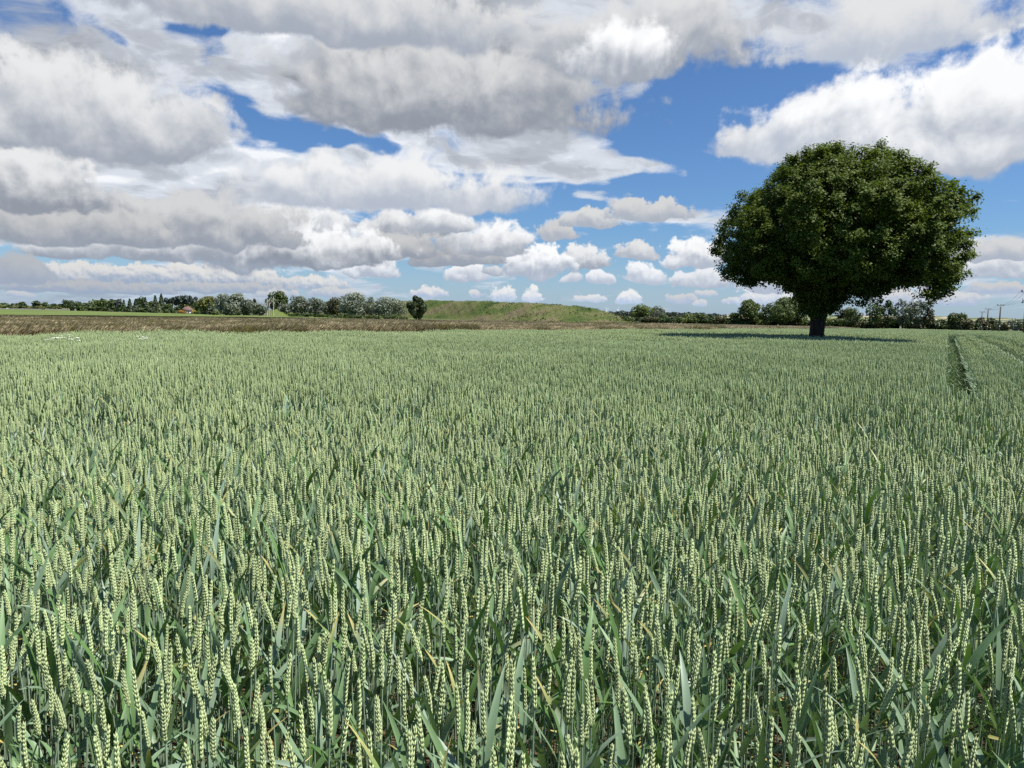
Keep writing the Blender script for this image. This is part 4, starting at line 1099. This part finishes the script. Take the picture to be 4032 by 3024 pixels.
def wheeling_patch():
    """Low bent growth in a tractor wheeling."""
    mb = MB()
    for _ in range(90):
        blade(mb, (U(-.25, .25), U(-.25, .25), U(0, .05)), U(0, 6.28), U(.5, 1.3), U(.18, .32), U(.012, .02), U(.4, 1.8), LEAF * U(.45, .8), 4, U(-1, 1))
    return mb
# where the wheat stands: this side of a straight boundary, short of the hedge, out of the tramlines
TD = np.array([.521, .854]); TS = np.array([.854, -.521])                # along and across the sowing direction
def field_edge(x, y): return y - (38.8 + 1.05 * x + .55 * np.maximum(0, x - 14))                        # > 0: brown grass
def rolling(x, y):                                                        # gentle rise and fall of the crop's height
    return 1 + .080 * np.sin(x * .55 + 1.3 * np.sin(y * .23)) * np.sin(y * .42 + .7) + .035 * np.sin(x * 1.7 + y * 1.1) + .03 * np.sin(y * .95 - x * .12 + .6 * np.sin(x * .3))
def in_field(x, y, m=0.0):
    r = np.hypot(x, y); az = np.degrees(np.arctan2(x, y))
    hedge = np.interp(az, [20, 27, 33, 38, 45, 55], [262, 245, 230, 216, 205, 200])
    return (field_edge(x, y) < m + .6 * np.sin(x * .8) * (r < 60)) & (r < hedge)
def off_track(s, t):
    """Tractor wheelings, open from a few metres out."""
    return ~(((np.abs(s - .25) < .2) & (t > 10)) | ((np.abs(s - 1.75) < .2) & (t > 11)))
def cells(size, r0, r1, half, smax=None):
    n = int(r1 / size) + 2
    I, J = np.meshgrid(np.arange(-n, n + 1), np.arange(-n, n + 1))
    s = (I.ravel() + .5) * size; t = (J.ravel() + .5) * size
    x = s * TS[0] + t * TD[0]; y = s * TS[1] + t * TD[1]
    r = np.hypot(x, y); az = np.degrees(np.arctan2(x, y))
    k = (r >= r0) & (r < r1) & (np.abs(az) < half)
    return s[k], t[k], x[k], y[k]

if want('wheat'):
    ZONE_Y = 1.66
    in_zone = lambda x, y: (y < ZONE_Y) & (np.abs(x) < .74 * y + .16)
    # --- the 300 nearest plants, one by one
    STYLES = [('plain', 'upright wheat stalk with a plump green ear and two leaves'),
              ('bare', 'wheat stalk with a bare upper stem below its ear'),
              ('leafy', 'leafy wheat stalk with three broad leaves around the stem'),
              ('lean', 'leaning wheat stalk with its ear tilted to one side'),
              ('yellowtip', 'wheat stalk with yellowed leaf tips'),
              ('short', 'short wheat stalk with its ear lower than its neighbours')]
    lib = []
    for si, (st, lab) in enumerate(STYLES):
        for v in range(4):
            parts = plant_parts(plant_spec(st), 0)
            lib.append((st, lab, {k: [q.mesh('wheat_' + k, MAT['wheat'], False, True) for q in lst] for k, lst in parts.items()}))
    N_IND = 300
    pts = []
    while len(pts) < N_IND:                                              # spread evenly: best of a few tries
        best, bd = None, -1
        for _ in range(6):
            y = 1.0 + (ZONE_Y - 1.0) * R1.random() ** .8; x = U(-1, 1) * (.74 * y + .16)
            if not in_zone(x, y): continue
            dd = min([(x - a) ** 2 + (y - b) ** 2 for a, b in pts] or [1])
            if dd > bd: best, bd = (x, y), dd
        pts.append(best)
    probs = np.array([.40, .14, .16, .12, .08, .10])
    for (x, y) in pts:
        si = R1.choice(6, p=probs); st, lab, parts = lib[si * 4 + R1.integers(0, 4)]
        t = thing('wheat_stalk', (x, y, .0), lab + ' in the foreground', 'wheat', 'wheat stalks standing at the near edge of the field', rz=U(0, 6.283))
        s = U(.94, 1.06); t.scale = (s, s, s * float(rolling(x, y)))
        for k, lst in parts.items():
            for me in lst:
                link(k, me, t)
    # --- single plants as instances out to 6 m
    kinds0 = [plant_mb(0).mesh('wheat_plant', MAT['wheat'], False, True) for _ in range(30)]
    g = .068; n = int(9.2 / g)
    I, J = np.meshgrid(np.arange(-n, n), np.arange(10, n)); m = I.size
    x = (I.ravel() + U(0, 1, m)) * g; y = (J.ravel() + U(0, 1, m)) * g
    r = np.hypot(x, y); az = np.degrees(np.arctan2(x, y))
    k = (R1.random(m) > (r - 5.0) / 4.0) & (y > .92) & ~in_zone(x, y)            # fading into the patches
    x, y = x[k], y[k]; m = len(x)
    sc = U(.93, 1.07, m); hz = sc * rolling(x, y)
    scatter('near_wheat', 'green wheat standing close together in the foreground', 'wheat', np.stack([x, y, np.zeros(m)], 1),
            np.stack([R1.normal(0, .02, m), R1.normal(0, .02, m), U(0, 6.283, m)], 1), np.stack([sc, sc, hz], 1), R1.integers(0, 30, m), kinds0)
    # --- patches further out
    def patches(name, label, size, r0, r1, half, protos, track=True):
        s, t, x, y = cells(size, r0, r1, half)
        k = in_field(x, y) & (y > .92)
        if r0 < 6: k &= R1.random(len(s)) < (np.hypot(x, y) - 5.0) / 4.0
        x, y = x[k], y[k]; m = len(x)
        z = -drop(np.hypot(x, y)); hz = rolling(x, y) * U(.97, 1.03, m)
        rz = R1.integers(0, 4, m) * math.pi / 2 - math.atan2(TD[0], TD[1])
        kind = R1.integers(0, len(protos) - 3, m)
        if track:      # leafier plants along the wheelings
            sk = s[k]; side = ((np.abs(sk - .75) < .2) | (np.abs(sk - 2.25) < .2) | (np.abs(sk - 1.25) < .2)) & (t[k] > 9)
            kind[side] = len(protos) - 2 - R1.integers(0, 2, side.sum()); hz[side] *= .90
            hz[((np.abs(sk - .75) < .2) | (np.abs(sk - 2.25) < .2)) & (t[k] > 10) & (t[k] < 60)] *= .88
            low = (hz < .965) & (R1.random(m) < .6); kind[low] = len(protos) - 2 - R1.integers(0, 2, low.sum())
            gap = ~off_track(sk, t[k]); kind[gap] = len(protos) - 1
        scatter(name, label, 'wheat', np.stack([x, y, z], 1), np.stack([R1.normal(0, .012, m), R1.normal(0, .012, m), rz], 1),
                np.stack([np.ones(m), np.ones(m), hz], 1), kind, protos)
    p1 = [patch(1, .5, 81).mesh('wheat_patch', MAT['wheat'], False, True) for _ in range(7)] + [patch(1, .5, 64, 'leafy').mesh('wheat_patch', MAT['wheat'], False, True) for _ in range(2)] + [wheeling_patch().mesh('wheeling_patch', MAT['wheat'], False, True)]
    patches('wheat_field', 'green wheat covering the field in front of the big tree', .5, 4.8, 26, 72, p1)
    p2 = [patch(2, .5, 81).mesh('wheat_patch', MAT['wheat'], False, True) for _ in range(7)] + [patch(2, .5, 49, 'leafy').mesh('wheat_patch', MAT['wheat'], False, True) for _ in range(2)] + [wheeling_patch().mesh('wheeling_patch', MAT['wheat'], False, True)]
    patches('middle_wheat', 'pale green wheat around the big tree', .5, 25.9, 62, 56, p2)
    p3 = [patch(2, 2.0, 900).mesh('wheat_patch', MAT['wheat'], False, True) for _ in range(5)]
    patches('far_wheat', 'pale wheat running to the far hedge on the right', 2.0, 61, 270, 54, p3, False)
    # bare soil below the near wheat with old straw lying on it
    mb = MB(); n = 900
    P = np.stack([U(-3.2, 3.2, n), U(.8, 4.2, n), U(.005, .03, n)], 1)
    leaf_faces(mb, P, unit(R1.normal(size=(n, 3)) * .35 + [0, 0, 1]), U(.05, .16, n), U(.006, .012, n), DEAD * U(.5, 1.0, n)[:, None])
    tag(mb.obj('straw_litter', MAT['drygrass'], None, False, True), 'dry yellow straw lying on the soil under the wheat', 'straw', kind='stuff')
    V = []; na = 60
    for a in np.linspace(-1.5, 1.5, na):
        for rr in np.geomspace(.3, 66, 14): V.append((rr * math.sin(a), rr * math.cos(a), -drop(rr) + .004))
    mb = MB(); mb.add(V, None, [(i * 14 + j, i * 14 + j + 1, (i + 1) * 14 + j + 1, (i + 1) * 14 + j) for i in range(na - 1) for j in range(13)])
    structure('soil', mb, MAT['soil'])

# ------------------------------------------------------------------ the tall brown grass beyond the wheat
if want('grass'):
    HEAD = np.array([.42, .345, .215]); STALK = np.array([.135, .102, .045])
    def grass_patch(size, count, fat, hmin=.85, hmax=1.15, green=.0):
        mb = MB()
        for _ in range(count):
            x, y = U(-size / 2, size / 2), U(-size / 2, size / 2); h = U(hmin, hmax); L = U(.10, .30)
            c = np.array([(x, y, 0), (x + L * .25, y + U(-.04, .04), h * .6), (x + L, y + U(-.08, .08), h)])
            f = U(0, 3.14); wv = np.array([math.cos(f), math.sin(f), 0]) * .004 * fat
            sc = STALK * U(.7, 1.3); hc = HEAD * U(.65, 1.25)
            mb.add(np.concatenate([c - wv, c + wv]), None, [(0, 1, 4, 3), (1, 2, 5, 4)], sc)
            tip = c[2]; d = unit(np.array([.55, U(-.3, .3), .55]))
            for k in range(3):
                q = tip - d * .05 * k + R1.normal(0, .012, 3); s = unit(np.cross(d, R1.normal(size=3))) * .010 * fat * U(.7, 1.2); l = d * U(.07, .12) * min(fat, 1.6) ** .5
                mb.add([q - l * .5, q + s, q + l * .7, q - s], None, [(0, 1, 2, 3)], hc * U(.85, 1.15))
            for k in range(2):   # basal blades
                a = U(0, 6.28); b = np.array([math.cos(a), math.sin(a), 0]); w = np.cross(b, [0, 0, 1]) * .004 * fat
                mb.add([np.array([x, y, 0]) - w, np.array([x, y, 0]) + w, np.array([x, y, h * U(.45, .75)]) + b * .14], [(0, 1, 2)], None, STALK * U(.6, 1.1) * np.array([.9, 1.1, .7]))
        return mb
    def field_grass(name, label, size, r0, r1, protos, keep=1.0):
        n = int(r1 / size) + 2
        I, J = np.meshgrid(np.arange(-n, n + 1), np.arange(0, n + 1))
        x = (I.ravel() + .5) * size; y = (J.ravel() + .5) * size
        r = np.hypot(x, y); az = np.degrees(np.arctan2(x, y))
        far = np.interp(az, [math.degrees(az_of(q)) for q in X_F], R_BROWN)
        k = (r >= r0) & (r < r1) & (np.abs(az) < 47) & (field_edge(x, y) > .2 + .6 * np.sin(x * .8) * (r < 60)) & (r < far - 6)
        x, y = x[k], y[k]; m = len(x); z = -drop(np.hypot(x, y)) + .02
        hz = (1 + .10 * np.sin(x * .21 + np.sin(y * .17)) * np.sin(y * .12)) * U(.93, 1.07, m)
        scatter(name, label, 'grass', np.stack([x, y, z], 1), np.stack([np.zeros(m), np.zeros(m), U(-.5, .5, m)], 1), np.stack([np.ones(m), np.ones(m), hz], 1), R1.integers(0, len(protos), m), protos)
    g1 = [grass_patch(1.0, 420, 1.0, .72, .98).mesh('brown_grass_patch', MAT['drygrass'], False, True) for _ in range(4)]
    field_grass('brown_grass', 'tall brown seeding grass waving beyond the edge of the wheat', 1.0, 15, 62, g1)
    HEAD = HEAD * .85
    g2 = [grass_patch(3.0, 800, 2.4, .7, 1.0).mesh('brown_grass_patch', MAT['drygrass'], False, True) for _ in range(3)]
    field_grass('far_brown_grass', 'brown grass thinning out over the middle of the brown field', 3.0, 62, 150, g2)
    HEAD = np.array([.10, .076, .055]); STALK = np.array([.065, .05, .033])  # cloud shade over the field's far part, put into the grass colour
    g3 = [grass_patch(6.0, 620, 5.0, .35, .6).mesh('cloud_shaded_patch', MAT['drygrass'], False, True) for _ in range(2)]
    field_grass('cloud_shaded_grass', 'low growth on the far part of the brown field, coloured dark for cloud shade', 6.0, 148, 440, g3)

    # white flowering weeds at the edge of the wheat
    white = mat_plain('white_petals', (.78, .77, .70), .7, vary=.06); stalk = mat_plain('green_stalk', (.09, .14, .05), .6)
    for k, (px, py, n, lab) in enumerate([(216, 1327, 6, 'white umbel flowers at the wheat edge, the widest head of the far left plant'), (238, 1322, 5, 'white flowering weed just behind the widest one at the wheat edge'),
                                          (270, 1334, 4, 'small white flowering weed lower beside the other two'), (565, 1327, 7, 'white flowering weed standing apart at the brown grass edge')]):
        r = .93 * F / (py - 1209.0); p = at_r(px, r)
        t = thing('flowering_weed', p, lab, 'flower', 'white flowering weeds')
        for q in range(n):
            a = U(0, 6.28); d = U(.02, .20); top = np.array([d * math.cos(a), d * math.sin(a), .84 + U(-.06, .05)])
            m = MB(); tube(m, [(0, 0, 0), (top[0] * .3, top[1] * .3, .5), top], [.006, .004, .003], 4); m.obj('stem', stalk, t)
            m = MB(); nn = 26; aa = U(0, 6.28, nn); rr = .055 * np.sqrt(U(0, 1, nn))
            P = top + np.stack([rr * np.cos(aa), rr * np.sin(aa), .012 - rr * .15], 1)
            leaf_faces(m, P, unit(R1.normal(size=(nn, 3)) * .3 + [0, 0, 1]), .024, .020); m.obj('umbel', white, t)
